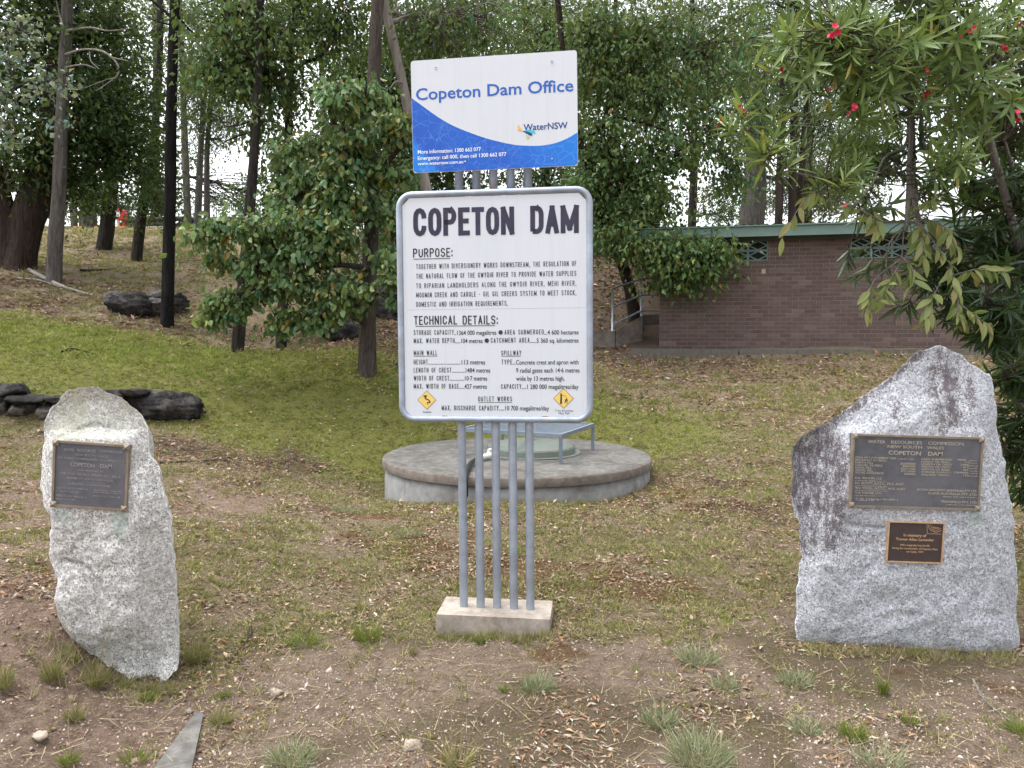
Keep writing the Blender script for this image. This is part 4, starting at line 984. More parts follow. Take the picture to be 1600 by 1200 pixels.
# green vent blocks
def vent_block(u, v, w_, h_):
    g = Geo(); ax = [BU, UP, BN]; t = .022
    for lo, hi in (((0, 0, -.09), (w_ - .004, t, .012)), ((0, h_ - t - .004, -.09), (w_ - .004, h_ - .004, .012)), ((0, t, -.09), (t, h_ - t - .004, .012)), ((w_ - t - .004, t, -.09), (w_ - .004, h_ - t - .004, .012))):
        g.box(lo, hi, ax, bw(u, v))
    c = np.array([(w_ - .004) / 2, (h_ - .004) / 2]); pts = [(t * .6, c[1]), (c[0], t * .6), (w_ - .004 - t * .6, c[1]), (c[0], h_ - .004 - t * .6)]
    for a, b in zip(pts, pts[1:] + pts[:1]):
        a = np.array(a); b = np.array(b); d = nrm(b - a); q = np.array([-d[1], d[0]])
        g.box((0, -.012, -.08), (np.linalg.norm(b - a), .012, .008), [BU * d[0] + UP * d[1], BU * q[0] + UP * q[1], BN], bw(u + a[0], v + a[1]))
    return g.build('vent_block', m_green, bld, org=bld.location)
for x0, x1 in (V1, V2):
    nb = max(1, round((x1 - x0) / .4)); w_ = (x1 - x0) / nb; h_ = (vz1 - vz0) / 2
    Geo().box((x0, vz0, -.02), (x1, vz1, -.005), [BU, UP, BN], BA).build('vent_shade_plate', m_dark, bld, org=bld.location)  # near-black plate, its colour stands in for shade inside the open blocks
    for k in range(nb):
        for q in range(2): vent_block(x0 + k * w_, vz0 + q * h_, w_, h_)
# roof: fascia, sheet, soffit
Geo().box((-.55, BH + .03, .40), (BL + .5, BH + .235, .425), [BU, UP, BN], BA).build('fascia', m_green, bld, org=bld.location)
Geo().box((-.6, BH + .237, -5.2), (BL + .5, BH + .262, .47), [BU, UP, BN], BA).build('roof_edge', m_green, bld, org=bld.location)
g = Geo(); us = np.arange(-.58, BL + .5, .038)
pr = np.array([[u, BH + .30 + .018 * math.sin(2 * math.pi * u / .152)] for u in us])
V = np.vstack([np.array([bw(u, v - .03, .47) for u, v in pr]), np.array([bw(u, v + .02, -5.2) for u, v in pr])]); m_ = len(pr); i = np.arange(m_ - 1)
g.add(V, np.stack([i, i + 1, i + 1 + m_, i + m_], -1)); g.build('roof_sheet', m_green, bld, True, org=bld.location)
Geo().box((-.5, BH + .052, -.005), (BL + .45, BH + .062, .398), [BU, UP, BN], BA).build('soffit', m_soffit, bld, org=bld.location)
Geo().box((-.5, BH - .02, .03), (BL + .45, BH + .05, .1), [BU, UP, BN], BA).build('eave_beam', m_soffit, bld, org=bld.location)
m_tag = plain('pale_tag', (.42, .33, .22), .8)
Geo().box((-.04, -.05, 0), (.04, .05, .012), [BU, UP, BN], bw((hit(1193, 424, BA, BN) - BA) @ BU, (hit(1193, 424, BA, BN) - BA)[2], .003)).build('wall_tag', m_tag, bld, org=bld.location)
# timber sleepers along the foot of the wall
m_timber = plain('grey_timber', (.135, .125, .11), .95, 0, .3, 16, .8, dirt=(.10, .09, .08), dirt_amt=.6)
edg = empty('timber_edging', tuple(bw(2, -.1, .4)), 'row of weathered grey timber sleepers along the foot of the brick wall', 'edging')
u = -.62
for k, ln in enumerate((2.3, 2.35, 2.3, 2.4, 2.0)):
    dz = .004 * (k % 2)
    c8 = [bw(u + a * (ln - .02), v + dz, n_ + .01 * (k % 2)) for v, n_ in ((.02, .22), (.02, .42), (-.25, .22), (-.25, .42)) for a in (0, 1)]
    block([c8[0], c8[1], c8[3], c8[2], c8[4], c8[5], c8[7], c8[6]], 10, .02, k + 2).build('sleeper', m_timber, edg, True, org=edg.location)
    u += ln
# retaining wall and hand rail beside it
m_ret = plain('dark_stained_concrete', (.16, .14, .125), .95, 0, .3, 8, .6, dirt=(.045, .04, .036), dirt_amt=.8)
rw = empty('retaining_wall', tuple(P(975, 548, 17.2)), 'low dark stained concrete retaining wall left of the brick building', 'retaining wall')
def prism(front, thick, name, mat, parent):
    F_ = np.array(front); B2 = F_ + np.array([0.05, thick, 0]); m = len(F_); g = Geo(); g.ngon(F_[::-1]); g.ngon(B2)
    V = np.vstack([F_, B2]); i = np.arange(m); j = (i + 1) % m
    g.add(V, np.stack([i, j, j + m, i + m], -1)); return g.build(name, mat, parent, org=parent.location)
prism([P(880, 552, 17.3), P(880, 519, 17.3), P(961, 517, 17.3), P(961, 552, 17.3)], .25, 'low_wall', m_ret, rw)
prism([P(962, 553, 17.28), P(962, 516, 17.28), P(1004, 493, 17.6), P(1004, 550, 17.6)], .22, 'sloping_wall', m_ret, rw)
prism([P(1005, 550, 18.3), P(1005, 492, 18.3), P(1034, 491, 18.3), P(1034, 550, 18.3)], .2, 'back_wall', m_ret, rw)
rail = empty('hand_rail', tuple(P(957, 515, 17.4)), 'galvanised pipe hand rail stepping up beside the brick building', 'hand rail')
Y1, Y2, Y3 = 17.4, 17.75, 18.4
for a in ((957, 450, 519, Y1), (1002, 435, 494, Y2)):
    Geo().tube([P(a[0], a[1], a[3]), P(a[0], a[2], a[3])], .024, 10).build('post', m_galv, rail, True, org=rail.location)
for ya, yb, yc in ((451, 436, 433.5), (480, 461, 461), (508, 485.5, 485)):
    Geo().tube([P(957, ya, Y1), P(1002, yb, Y2), P(1036, yc, Y3)], .022, 10).build('rail', m_galv, rail, True, org=rail.location)

# ================================================================== ROCKS AND LOW STONE WALL
def rock(name, c, size, seed, mat, label=None, cat=None, parent=None, flat=1.0, div=34, facets=9, rot=0.0, group=None):
    """a boulder: a sphere cut by several planes and roughened"""
    rn = np.random.default_rng(seed)
    th = np.linspace(0, np.pi, div + 1); ph = np.linspace(0, 2 * np.pi, div * 2, endpoint=False)
    T_, H_ = np.meshgrid(th, ph, indexing='ij')
    d = np.stack([np.sin(T_) * np.cos(H_), np.sin(T_) * np.sin(H_), np.cos(T_)], -1).reshape(-1, 3)
    r = np.full(len(d), 1.15)
    for _ in range(facets):
        nn = nrm(rn.normal(size=3)); h = rn.uniform(.62, .95); dn_ = d @ nn
        r = np.minimum(r, np.where(dn_ > .15, h / np.maximum(dn_, .15), 9))
    r = r * (1 + .30 * (noise2(d[:, 0] * 2 + d[:, 2], d[:, 1] * 2 - d[:, 2], .45, 5, seed % 11) - .5)) * (1 - .22 * np.abs(noise2(d[:, 0] * 1.5 - d[:, 1], d[:, 2] * 2.5, .5, 4, seed % 7) - .5) * 2)
    V = d * r[:, None] * np.asarray(size)
    c_, s_ = math.cos(rot), math.sin(rot)
    V = V @ np.array([[c_, s_, 0], [-s_, c_, 0], [0, 0, 1]])
    n2 = div * 2; i = np.arange(div)[:, None] * n2; j = np.arange(n2)[None, :]
    F = np.stack([i + j, i + n2 + j, i + n2 + (j + 1) % n2, i + (j + 1) % n2], -1).reshape(-1, 4)
    g = Geo().add(V + np.asarray(c), F)
    if parent is not None: return g.build(name, mat, parent, True, org=parent.location)
    o = g.build(name, mat, None, True, org=np.asarray(c)); o.location = [float(q) for q in c]
    return tag(o, label, cat, group)
def rock_mat(name, dark, light, amt):
    m, nt, out = new_mat(name); n = N(nt); p = n.pos()
    k = n.noise(p, 5, 6, .7); k2 = n.noise(p, 40, 5, .7)
    c = n.mix(n.ramp(k, [(.5 - amt, 0.0), (.72 - amt * .5, 1.0)]), dark, light)
    c = n.mix(n.ramp(k2, [(.60, 0.0), (.72, .5)]), c, tuple(min(.5, 2.2 * a + .05) for a in light))
    finish(nt, out, n, c, .95, n.bump(k2, .9, .02), spec=.15); return m
m_rock = rock_mat('lichen_black_rock', (.020, .018, .018), (.10, .093, .086), 0.03)
m_rock2 = rock_mat('grey_rock', (.03, .028, .027), (.16, .15, .14), .1)
m_wallstone = rock_mat('wall_stone', (.035, .03, .028), (.25, .22, .20), .1)
def place_rock(px, py, Y, w_px, h_px, dep, **kw):
    c = P(px, py, Y); k = Y / 1200
    return rock(kw.pop('name', 'boulder'), c, (w_px * k / 1.75, dep, h_px * k / 1.6), **kw)
place_rock(255, 636, 10.4, 132, 54, .5, seed=29, mat=m_rock, facets=16, label='long black rounded boulder just behind the left granite stone', cat='boulder')
place_rock(210, 485, 15.6, 62, 40, .55, seed=8, mat=m_rock, label='black boulder on the slope left of the dark straight trunk', cat='boulder')
place_rock(248, 474, 16.0, 70, 36, .6, seed=11, mat=m_rock2, label='grey boulder behind the dark straight trunk on the slope', cat='boulder')
place_rock(185, 470, 16.1, 36, 22, .4, seed=12, mat=m_wallstone, label='small pale brown rock touching the black slope boulder', cat='boulder')
place_rock(538, 516, 15.2, 64, 62, .6, seed=14, mat=m_rock, label='pointed black boulder left of the furrowed grey trunk', cat='boulder')
place_rock(612, 495, 17.0, 110, 64, .8, seed=17, mat=m_rock, label='broad dark boulder between furrowed trunk and sign', cat='boulder')
place_rock(548, 546, 14.2, 40, 14, .4, seed=18, mat=m_rock2, label='flat low rock at the foot of the pointed black boulder', cat='boulder')
place_rock(610, 577, 12.6, 40, 12, .35, seed=19, mat=m_rock2, label='flat grey stone in the litter beside the furrowed trunk', cat='boulder')
wallr = empty('stone_wall', tuple(P(70, 650, 9.95)), 'low dry stone wall with dark cap stones behind the left granite stone', 'stone wall')
rs = random.Random(5)
for px_, py_, w_, h_, dk in ((-34, 640, 50, 30, 0), (4, 641, 30, 24, 0), (38, 641, 50, 26, 0), (76, 643, 26, 22, 0), (102, 642, 32, 22, 0), (132, 642, 30, 20, 0), (162, 641, 34, 20, 0),
                       (-24, 613, 70, 24, 1), (22, 610, 54, 22, 1), (0, 627, 30, 14, 1), (48, 624, 62, 14, 1), (96, 625, 50, 13, 1), (136, 622, 50, 14, 1), (176, 618, 48, 15, 1), (210, 613, 34, 13, 1)):
    k = 10.0 / 1200
    rock('stone', P(px_, py_, 10.0 + rs.uniform(0, .06) + (.12 if py_ < 618 else 0)), (w_ * k / 1.7, .24, h_ * k / 1.62), rs.randint(1, 999), m_rock if dk else m_wallstone, parent=wallr, div=14, facets=14)
# loose stones on the soil
m_pale = rock_mat('pale_stone', (.20, .165, .13), (.42, .35, .28), .2)
for px_, py_, w_, lab in ((645, 1170, 24, 'pale fist sized stone lying on bare soil at bottom centre'), (432, 1086, 20, 'pale tan stone on the gravel right of the left granite stone'),
                          (62, 1172, 20, 'reddish stone on the clay in the bottom left corner'), (297, 1115, 11, 'small pale pebble stone at the tip of the concrete strip')):
    Yg = 3.9
    for _ in range(12):
        q = P(px_, py_, Yg); Yg += (q[2] - gz(q[0], q[1])) * 2.0
    q = P(px_, py_, Yg)
    rock('loose_stone', (q[0], q[1], gz(q[0], q[1]) + .01), (w_ * Yg / 1200 / 1.7, w_ * Yg / 1200 / 1.8, w_ * Yg / 1200 / 2.2), int(px_), m_pale, lab, 'stone', div=10)
def on_ground(px, py, Y0=6.0):
    d = ray(px, py); lo, hi = 1.5, 34.0
    ys = np.linspace(lo, hi, 900); pts = np.array([0, 0, CAM_H]) + d[None, :] * (ys / d[1])[:, None]
    dz = pts[:, 2] - gh(pts[:, 0], pts[:, 1]); k = np.argmax(dz < 0)
    return pts[k] if dz[k] < 0 else pts[-1]
# concrete strip let into the ground
cs = [on_ground(*q) for q in ((308, 1120), (318, 1126), (296, 1230), (228, 1228))]
V = np.array([q + UP * .034 for q in cs] + [q - UP * .12 for q in cs])
s_ = block([V[0], V[1], V[2], V[3], V[4], V[5], V[6], V[7]], 14, .02, 6).build('concrete_strip', m_conc, None, True)
tag(s_, 'narrow wedge of concrete edging let into soil at bottom left', 'concrete strip')

# ================================================================== CREST OF THE HILL: kerb, red box, stone wall
m_kyel = plain('yellow_kerb_paint', (.62, .30, .035), .7, 0, .2, 8, .2); m_kblk = plain('black_kerb_paint', (.02, .02, .02), .7, 0, .2, 8, .2); m_kw = plain('bare_kerb', (.5, .49, .47), .9, 0, .15, 8, .2)
kerb = empty('painted_kerb', (-12, 30.6, 6.1), 'yellow and black painted kerb along the hilltop road', 'kerb')
x = -21.5; k = 0
while x < -8.4:
    px_ = 800 + x / 30.6 * 1200
    white = 205 < px_ < 255
    w_ = .42
    m_ = m_kw if white else (m_kyel if k % 2 == 0 else m_kblk)
    V = np.array([(x, 30.5, 6.0), (x + w_ - .01, 30.5, 6.0), (x + w_ - .01, 30.8, 6.0), (x, 30.8, 6.0), (x + .03, 30.53, 6.27), (x + w_ - .04, 30.53, 6.27), (x + w_ - .04, 30.77, 6.27), (x + .03, 30.77, 6.27)])
    Geo().add(V, [[0, 1, 5, 4], [1, 2, 6, 5], [2, 3, 7, 6], [3, 0, 4, 7], [4, 5, 6, 7]]).build('kerb_block', m_, kerb, org=kerb.location)
    x += w_; k += 1
m_red = plain('red_paint', (.50, .02, .03), .45, 0, .1, 8, .05)
rb = P(190, 357, 31.0); rbx = empty('red_box', tuple(rb), 'red round-topped box with white notice on a post by the hilltop kerb', 'box')
kk = 31.0 / 1200
prof = [(-.20, 0), (.20, 0), (.20, .22)] + [(.20 * math.cos(t), .22 + .2 * math.sin(t)) for t in np.linspace(.2, np.pi - .2, 9)] + [(-.20, .22)]
c_ = P(189, 343, 31.0); g = Geo(); F_ = np.array([[c_[0] + a, c_[1] - .16, c_[2] + b] for a, b in prof]); B2 = F_ + np.array([0, .32, 0]); g.ngon(F_); g.ngon(B2[::-1]); m_ = len(prof); i = np.arange(m_); j = (i + 1) % m_
g.add(np.vstack([F_, B2]), np.stack([i, i + m_, j + m_, j], -1)); g.build('box', m_red, rbx, org=rbx.location)
Geo().box((-.11, -.166, .10), (.05, -.162, .3), org=c_).build('notice', m_white, rbx, org=rbx.location)
for dx in (-.12, .1): Geo().box((dx - .04, -.05, -.6), (dx + .04, .05, 0), org=c_).build('post', m_red if dx > 0 else m_pvc, rbx, org=rbx.location)
hw = empty('rubble_wall', tuple(P(300, 350, 37)), 'grey rubble stone wall beyond the road at the top of the hill', 'stone wall')
for q in range(46):
    px_ = 195 + (q % 23) * 9.6 + rs.uniform(-2, 2); row = q // 23
    rock('stone', P(px_, 352 - row * 9 + rs.uniform(-1, 1), 37.5 + rs.uniform(0, .1)), (.22 + rs.random() * .06, .25, .17), rs.randint(1, 999), m_rock2, parent=hw, div=6)
fence = empty('picket_fence', tuple(P(380, 335, 38)), 'thin dark picket fence with a stone pillar on the hilltop wall', 'fence')
for px_ in np.arange(335, 420, 3.0): Geo().tube([P(px_, 338, 37.7), P(px_, 318, 37.7)], .012, 5).build('picket', m_kblk, fence, org=fence.location)
for py_ in (336, 320): Geo().tube([P(334, py_, 37.75), P(420, py_, 37.75)], .015, 5).build('rail', m_kblk, fence, org=fence.location)
rock('pillar', P(377, 330, 37.8), (.17, .2, .42), 31, m_rock2, parent=fence, div=8)
# ================================================================== PLANTS
def rnd_dirs(n, rng): 
    v = rng.normal(size=(n, 3)); return v / np.linalg.norm(v, axis=1)[:, None]
def unit(v): return v / (np.linalg.norm(v, axis=1)[:, None] + 1e-9)
def add_leaves(g, c, d, nor, L, Wd, col, fold=.25, kind='rhomb', bend=0.0):
    """c base points, d directions, nor rough normals, L lengths, Wd widths, col colours"""
    n_ = len(c); L = np.broadcast_to(L, (n_,))[:, None]; Wd = np.broadcast_to(Wd, (n_,))[:, None]
    d = unit(d); s = unit(np.cross(d, nor)); q = np.cross(s, d)
    if kind == 'rhomb':
        V = np.stack([c, c + d * L * .42 + s * Wd * .5 + q * Wd * fold, c + d * L - q * L * bend, c + d * L * .42 - s * Wd * .5 + q * Wd * fold], 1)
        b = np.arange(n_)[:, None] * 4
        F = np.concatenate([b + [0, 1, 2], b + [0, 2, 3]])
        m = 4
    elif kind == 'blade':
        V = np.stack([c - s * Wd * .5, c + s * Wd * .5, c + d * L - q * L * bend], 1); b = np.arange(n_)[:, None] * 3; F = b + [0, 1, 2]; m = 3
    else:                                        # lance shape folded along the midrib
        t1, t2 = .32, .70
        V = np.stack([c, c + d * L * t1 + s * Wd * .5 + q * (Wd * fold), c + d * L * t2 + s * Wd * .42 + q * (Wd * fold - L * bend * .5), c + d * L - q * L * bend,
                      c + d * L * t2 - s * Wd * .42 + q * (Wd * fold - L * bend * .5), c + d * L * t1 - s * Wd * .5 + q * Wd * fold, c + d * L * t1, c + d * L * t2 - q * L * bend * .5], 1)
        b = np.arange(n_)[:, None] * 8
        F = np.concatenate([b + [0, 1, 6], b + [0, 6, 5], b + [2, 3, 7], b + [7, 3, 4], b + [1, 2, 7], b + [1, 7, 6], b + [6, 7, 4], b + [6, 4, 5]]); m = 8
    g.add(V.reshape(-1, 3), F, np.repeat(col, m, 0))
def pick_cols(n_, pal, rng, var=.25):
    pal = np.array(pal); k = rng.integers(0, len(pal), n_); t = rng.random((n_, 1))
    c = pal[k] * t + pal[(k + 1) % len(pal)] * (1 - t)
    return c * (1 + var * (rng.random((n_, 1)) - .5) * 2)
m_leaf = leaf_mat('leaf', .30, .5)
m_leaf_gloss = leaf_mat('glossy_leaf', .25, .38, .5)
m_grass = leaf_mat('grass_blade', .25, .7, .15)
m_litter = leaf_mat('dry_leaf', .08, .85, .1)
BARKS = dict(dark=bark_mat('dark_bark', (.022, .019, .017), (.085, .075, .068)), black=bark_mat('charred_bark', (.007, .007, .007), (.033, .031, .031)),
             grey=bark_mat('grey_bark', (.085, .076, .069), (.20, .182, .168)), furrow=bark_mat('furrowed_bark', (.05, .042, .036), (.165, .14, .122), 1.4),
             smooth=bark_mat('smooth_gum_bark', (.19, .165, .15), (.33, .295, .27), .4), brown=bark_mat('brown_bark', (.03, .022, .018), (.085, .062, .05)),
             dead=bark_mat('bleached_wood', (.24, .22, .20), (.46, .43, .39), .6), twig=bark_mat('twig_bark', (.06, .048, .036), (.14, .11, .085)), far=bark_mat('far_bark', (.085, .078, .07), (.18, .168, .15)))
PAL = dict(dark=[(.016, .040, .010), (.028, .063, .014), (.044, .088, .021), (.020, .047, .014)],
           mid=[(.052, .094, .025), (.078, .128, .036), (.036, .071, .019), (.102, .152, .048)],
           midl=[(.058, .106, .029), (.088, .146, .042), (.040, .080, .022), (.120, .176, .060)],
           light=[(.074, .134, .041), (.122, .192, .068), (.190, .262, .118), (.056, .100, .031)],
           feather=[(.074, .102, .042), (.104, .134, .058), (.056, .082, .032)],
           grey=[(.10, .14, .11), (.15, .19, .155), (.07, .10, .07), (.19, .22, .18)],
           red=[(.16, .06, .03), (.11, .085, .04)])
def tree(name, label, trunks, limbs, blobs, leaf, bark='dark', group=None, seed=0, dead=(), cat='tree', twigs=True, tpal=None):
    """trunks / limbs: bearings (px, py, distance, width in the same measure); blobs: (px, py, distance, rx, ry, depth m, clumps)
    leaf: dict(pal, L, W, n, sig, droop)"""
    rng = np.random.default_rng(seed + 100)
    base = P(*trunks[0][0][:3]); root = empty(name, tuple(base), label, cat, group)
    bm = BARKS[bark] if isinstance(bark, str) else bark
    skel = []
    for ti, tr in enumerate(trunks):
        pts = np.array([list(P(*q[:3])) + [q[3] * q[2] / 2400.0] for q in tr])
        first = pts[0].copy(); first[2] -= .35; first[3] *= 1.12
        c = curve(np.vstack([first, pts]), 30)
        wob = (np.stack([noise2(np.linspace(0, 5, 30), np.zeros(30) + seed + ti, 1.0, 2, 2), noise2(np.linspace(0, 5, 30), np.zeros(30) + seed + 9, 1.0, 2, 5)], 1) - .5) * pts[0, 3] * .8
        c[:, :2] += wob * np.linspace(0, 1, 30)[:, None]
        rad = c[:, 3].copy(); rad[:5] *= np.array([1.5, 1.3, 1.14, 1.06, 1.02])
        Geo().tube(c[:, :3], rad, 18, True, .16, seed=seed + ti).build('trunk', bm, root, True, org=root.location)
        skel.append(c)
    gb = Geo()
    for lb in limbs:
        pts = np.array([list(P(*q[:3])) + [q[3] * q[2] / 2400.0] for q in lb]); c = curve(pts, 16)
        Geo().tube(c[:, :3], c[:, 3], 10, True, .2, seed=seed).build('limb', bm, root, True, org=root.location); skel.append(c)
    for lb in dead:
        pts = np.array([list(P(*q[:3])) + [q[3] * q[2] / 2400.0] for q in lb]); c = curve(pts, 16)
        Geo().tube(c[:, :3], c[:, 3], 7, True, .25, seed=seed).build('dead_branch', BARKS['dead'], root, True, org=root.location)
    SK = np.vstack(skel)
    gl = Geo(); tw = Geo(); any_tw = False
    for bi, (px, py, Y, rx, ry, dep, nc) in enumerate(blobs):
        C = P(px, py, Y); k = Y / 1200; R = np.array([rx * k, dep, ry * k])
        nc = max(3, int(nc * leaf.get('thin', 1.0))); dirs = rnd_dirs(nc, rng); rr = rng.random((nc, 1)) ** .45 * np.where(rng.random((nc, 1)) < .2, rng.uniform(1.0, 1.5, (nc, 1)), 1.0)
        cc = C + dirs * rr * R * (0.75 + .5 * noise2(dirs[:, 0] * 2 + bi, dirs[:, 2] * 2, .7, 2, bi % 9))[:, None]
        # limb from the nearest wood to the heart of the clump, twigs from it
        j = np.argmin(np.linalg.norm(SK[:, :3] - C, axis=1) + .6 * np.maximum(0, SK[:, 2] - C[2] - .1)); A = SK[j]
        dist = np.linalg.norm(C - A[:3])
        mid = (A[:3] + C) / 2 + np.array([0, 0, .12 * dist]) + rng.normal(size=3) * .06 * dist
        r0 = min(A[3] * .6, .012 + .018 * dist)
        lc = curve(np.array([A[:3], mid, C]), 10)
        if dist > .15:
            tw.tube(lc, np.linspace(r0, max(.006, r0 * .45), 10), 6, False, .2, seed=seed); any_tw = True
        if twigs:
            for q in range(nc):
                s0 = lc[rng.integers(4, 10)]; e0 = cc[q]; m0 = (s0 + e0) / 2 + rng.normal(size=3) * .12 * np.linalg.norm(e0 - s0) + np.array([0, 0, .05])
                tw.tube(curve(np.array([s0, m0, e0]), 5), np.linspace(max(.004, r0 * .35), .003 + .0002 * Y, 5), 4, False); any_tw = True
        n_l = leaf['n'] if leaf.get('kind') else int(leaf['n'] * 1.18); nl = nc * n_l
        sig = leaf['sig']
        spr = np.repeat(np.exp(rng.normal(size=(nc, 1)) * .35), n_l, 0); off = rng.normal(size=(nl, 3)) * np.array([sig, sig, sig * .8]) * spr; base_ = np.repeat(cc, n_l, 0) + off
        dr = leaf.get('droop', .8)
        d = rnd_dirs(nl, rng) * .8 + unit(off) * .5 + np.array([0, 0, -dr])
        tone = np.repeat(1 + .42 * (rng.random((nc, 1)) - .5) * 2, n_l, 0)       # each spray has its own age and tone
        col = pick_cols(nl, PAL[leaf['pal']], rng) * tone
        odd = rng.random(nl) < leaf.get('odd', .015); col[odd] = np.array([.16, .13, .03]) * rng.uniform(.6, 1.3, (odd.sum(), 1))
        hue = np.repeat(rng.normal(size=(nc, 1)) * .16, n_l, 0); col = col * np.hstack([1 + hue, np.ones_like(hue), 1 - hue]).clip(.4, 1.6)
        L = leaf['L'] * (1.0 if leaf.get('kind') else .86) * rng.uniform(.55, 1.35, nl)
        add_leaves(gl, base_, d, rnd_dirs(nl, rng), L, L * leaf.get('W', .5), col, .2, leaf.get('kind', 'rhomb'), .1)
    if any_tw:
        o = tw.build('branches', bm if leaf.get('tw') is None else BARKS[leaf['tw']], root, True, org=root.location); o['kind'] = 'stuff'
    if gl.n:
        o = gl.build('crown', leaf.get('mat', m_leaf), root, False, org=root.location, colors=True); o['kind'] = 'stuff'
    return root
LF = lambda pal, L, n_, sig, **k: dict(pal=pal, L=L, n=n_, sig=sig, **k)

# --- left group
tree('fluted_tree', 'massive dark fluted tree trunk with dense dark crown at the left edge', [[(26, 418, 18, 52), (34, 380, 18, 44), (48, 320, 18, 46), (66, 260, 18, 36), (84, 150, 18, 26), (90, 0, 18, 20)], [(14, 417, 17.9, 34), (14, 370, 17.9, 32), (2, 310, 17.9, 32), (-22, 220, 17.9, 26), (-30, 80, 17.9, 18)], [(40, 418, 18.1, 30), (46, 372, 18.1, 28), (70, 310, 18.1, 24), (100, 240, 18.3, 18), (130, 160, 18.3, 12)]],
     [[(60, 290, 18, 14), (95, 230, 17.8, 11), (140, 180, 17.6, 8)], [(20, 300, 17.8, 14), (10, 230, 17.6, 10), (30, 150, 17.4, 7)]],
     [(150, 60, 18.5, 95, 80, 1.8, 150), (60, 30, 18.5, 90, 70, 1.8, 120), (170, 170, 18.4, 85, 75, 1.6, 150), (185, 245, 18.8, 60, 50, 1.3, 110), (60, 150, 18.4, 60, 60, 1.4, 70), (55, 235, 17.5, 60, 40, 1.0, 90), (-10, 90, 18, 60, 110, 1.6, 80), (100, 292, 18.8, 60, 30, 1.2, 80), (60, -110, 18, 190, 70, 2.5, 150), (130, 120, 19.5, 70, 110, 1.6, 70)],
     LF('dark', .17, 18, .24, droop=.35), 'brown', seed=1)
tree('pole_tree', 'straight grey tree with bleached dead branches standing before the massive dark trunk', [[(84, 446, 17, 23), (91, 320, 17, 20), (98, 180, 17, 18), (105, 20, 17, 16), (112, -160, 17, 12)]], [],
     [(110, -190, 17, 130, 60, 2.2, 70)], LF('mid', .13, 22, .25), 'grey', seed=2,
     dead=[[(104, 48, 16.9, 4), (140, 43, 16.6, 3), (170, 48, 16.5, 2), (205, 44, 16.3, 1)], [(103, 85, 16.9, 4), (130, 77, 16.5, 3), (160, 80, 16.3, 3), (180, 95, 16.2, 2.5), (186, 112, 16.2, 2), (175, 125, 16.2, 1.5), (150, 142, 16.1, .8)], [(103, 105, 16.9, 3), (130, 101, 16.6, 2.4), (150, 107, 16.5, 1)], [(140, 80, 16.5, 2), (142, 95, 16.4, 1.5), (155, 108, 16.3, .8)],
           [(176, 90, 16.2, 2), (200, 95, 16.1, 1)], [(103, 55, 16.9, 3), (92, 20, 16.8, 2), (88, 0, 16.7, 1)], [(180, 122, 16.2, 1.5), (165, 125, 16.1, 1), (133, 137, 16.0, .6)]])
tree('straight_tree', 'thick dark trunk high on the slope just left of the red box', [[(162, 392, 24, 23), (170, 330, 24, 20), (177, 250, 24, 17), (182, 120, 24, 13), (185, 0, 24, 10)]], [],
     [(180, 190, 24, 60, 80, 1.6, 90), (195, 130, 24, 40, 90, 1.4, 60), (150, 305, 23.6, 50, 22, 1.2, 50), (180, 20, 24, 70, 60, 2, 50)], LF('dark', .15, 24, .28, droop=.4), 'dark', seed=3)
tree('straight_tree', 'leaning dark trunk on the slope just right of the red box', [[(213, 410, 22, 17), (224, 320, 22, 15), (240, 225, 22, 12), (248, 120, 22, 10), (251, 0, 22, 9), (252, -120, 22, 6)]], [],
     [(236, 305, 21.8, 30, 26, 1.0, 55), (236, 250, 22, 30, 40, .9, 40), (250, -140, 22, 70, 50, 2, 30)], LF('dark', .13, 24, .24, droop=.4), 'dark', seed=4)
tree('black_tree', 'tall straight black trunk in front of the slope boulders', [[(262, 512, 15, 20), (264, 380, 15, 18), (268, 180, 15, 16), (274, 0, 15, 13), (280, -180, 15, 9)]],
     [[(270, 28, 15, 5), (250, 12, 15, 4), (225, -10, 15, 3)], [(274, 20, 15, 4), (295, 45, 15.2, 3), (322, 66, 15.3, 1.5)], [(272, 40, 15, 3), (250, 35, 14.8, 2), (232, 28, 14.7, 1.2)]],
     [(280, -190, 15, 140, 60, 2, 60)], LF('mid', .13, 22, .25), 'black', seed=5)
for sd, lab, tr, bl in ((6, 'slim pale trunk on the hilltop just right of the black trunk', [(294, 356, 31.6, 12), (289, 230, 31.6, 10), (284, 90, 31.6, 8), (281, -40, 31.6, 5)], [(292, 100, 31.6, 38, 50, 1.6, 60), (280, 20, 31, 40, 40, 1.6, 40), (305, 30, 32, 50, 50, 1.6, 50), (300, 140, 33, 40, 30, 1.5, 40)]),
                        (7, 'left of two slim hilltop trunks standing close together', [(309, 356, 32.5, 11), (313, 240, 32.5, 9), (320, 130, 32.5, 6), (324, 60, 32.5, 4)], [(318, 165, 32.5, 45, 30, 1.4, 60), (330, 120, 32.5, 50, 35, 1.4, 60), (325, 60, 32.5, 40, 40, 1.4, 40), (310, 200, 33, 30, 22, 1.2, 26)]),
                        (8, 'right of two slim hilltop trunks standing close together', [(323, 356, 33, 10), (324, 240, 33, 8), (330, 140, 33, 6), (336, 60, 33, 4)], [(345, 190, 33, 45, 28, 1.4, 50), (355, 130, 33, 50, 40, 1.5, 60), (345, 222, 33, 35, 14, 1.2, 26), (360, 60, 33, 50, 40, 1.5, 50)]),
                        (9, 'dark hilltop tree whose crown fills the gap left of the leaning trunk', [(145, 356, 33, 13), (143, 250, 33, 11), (140, 100, 33, 8)], [(120, 320, 34, 40, 26, 1.5, 40), (200, 330, 36, 60, 20, 1.5, 40)])):
    tree('tall_tree', lab, [tr], [], bl, LF('feather', .20, 20, .36, W=.28, droop=.5), 'far', 'trees on top of the hill', seed=sd)
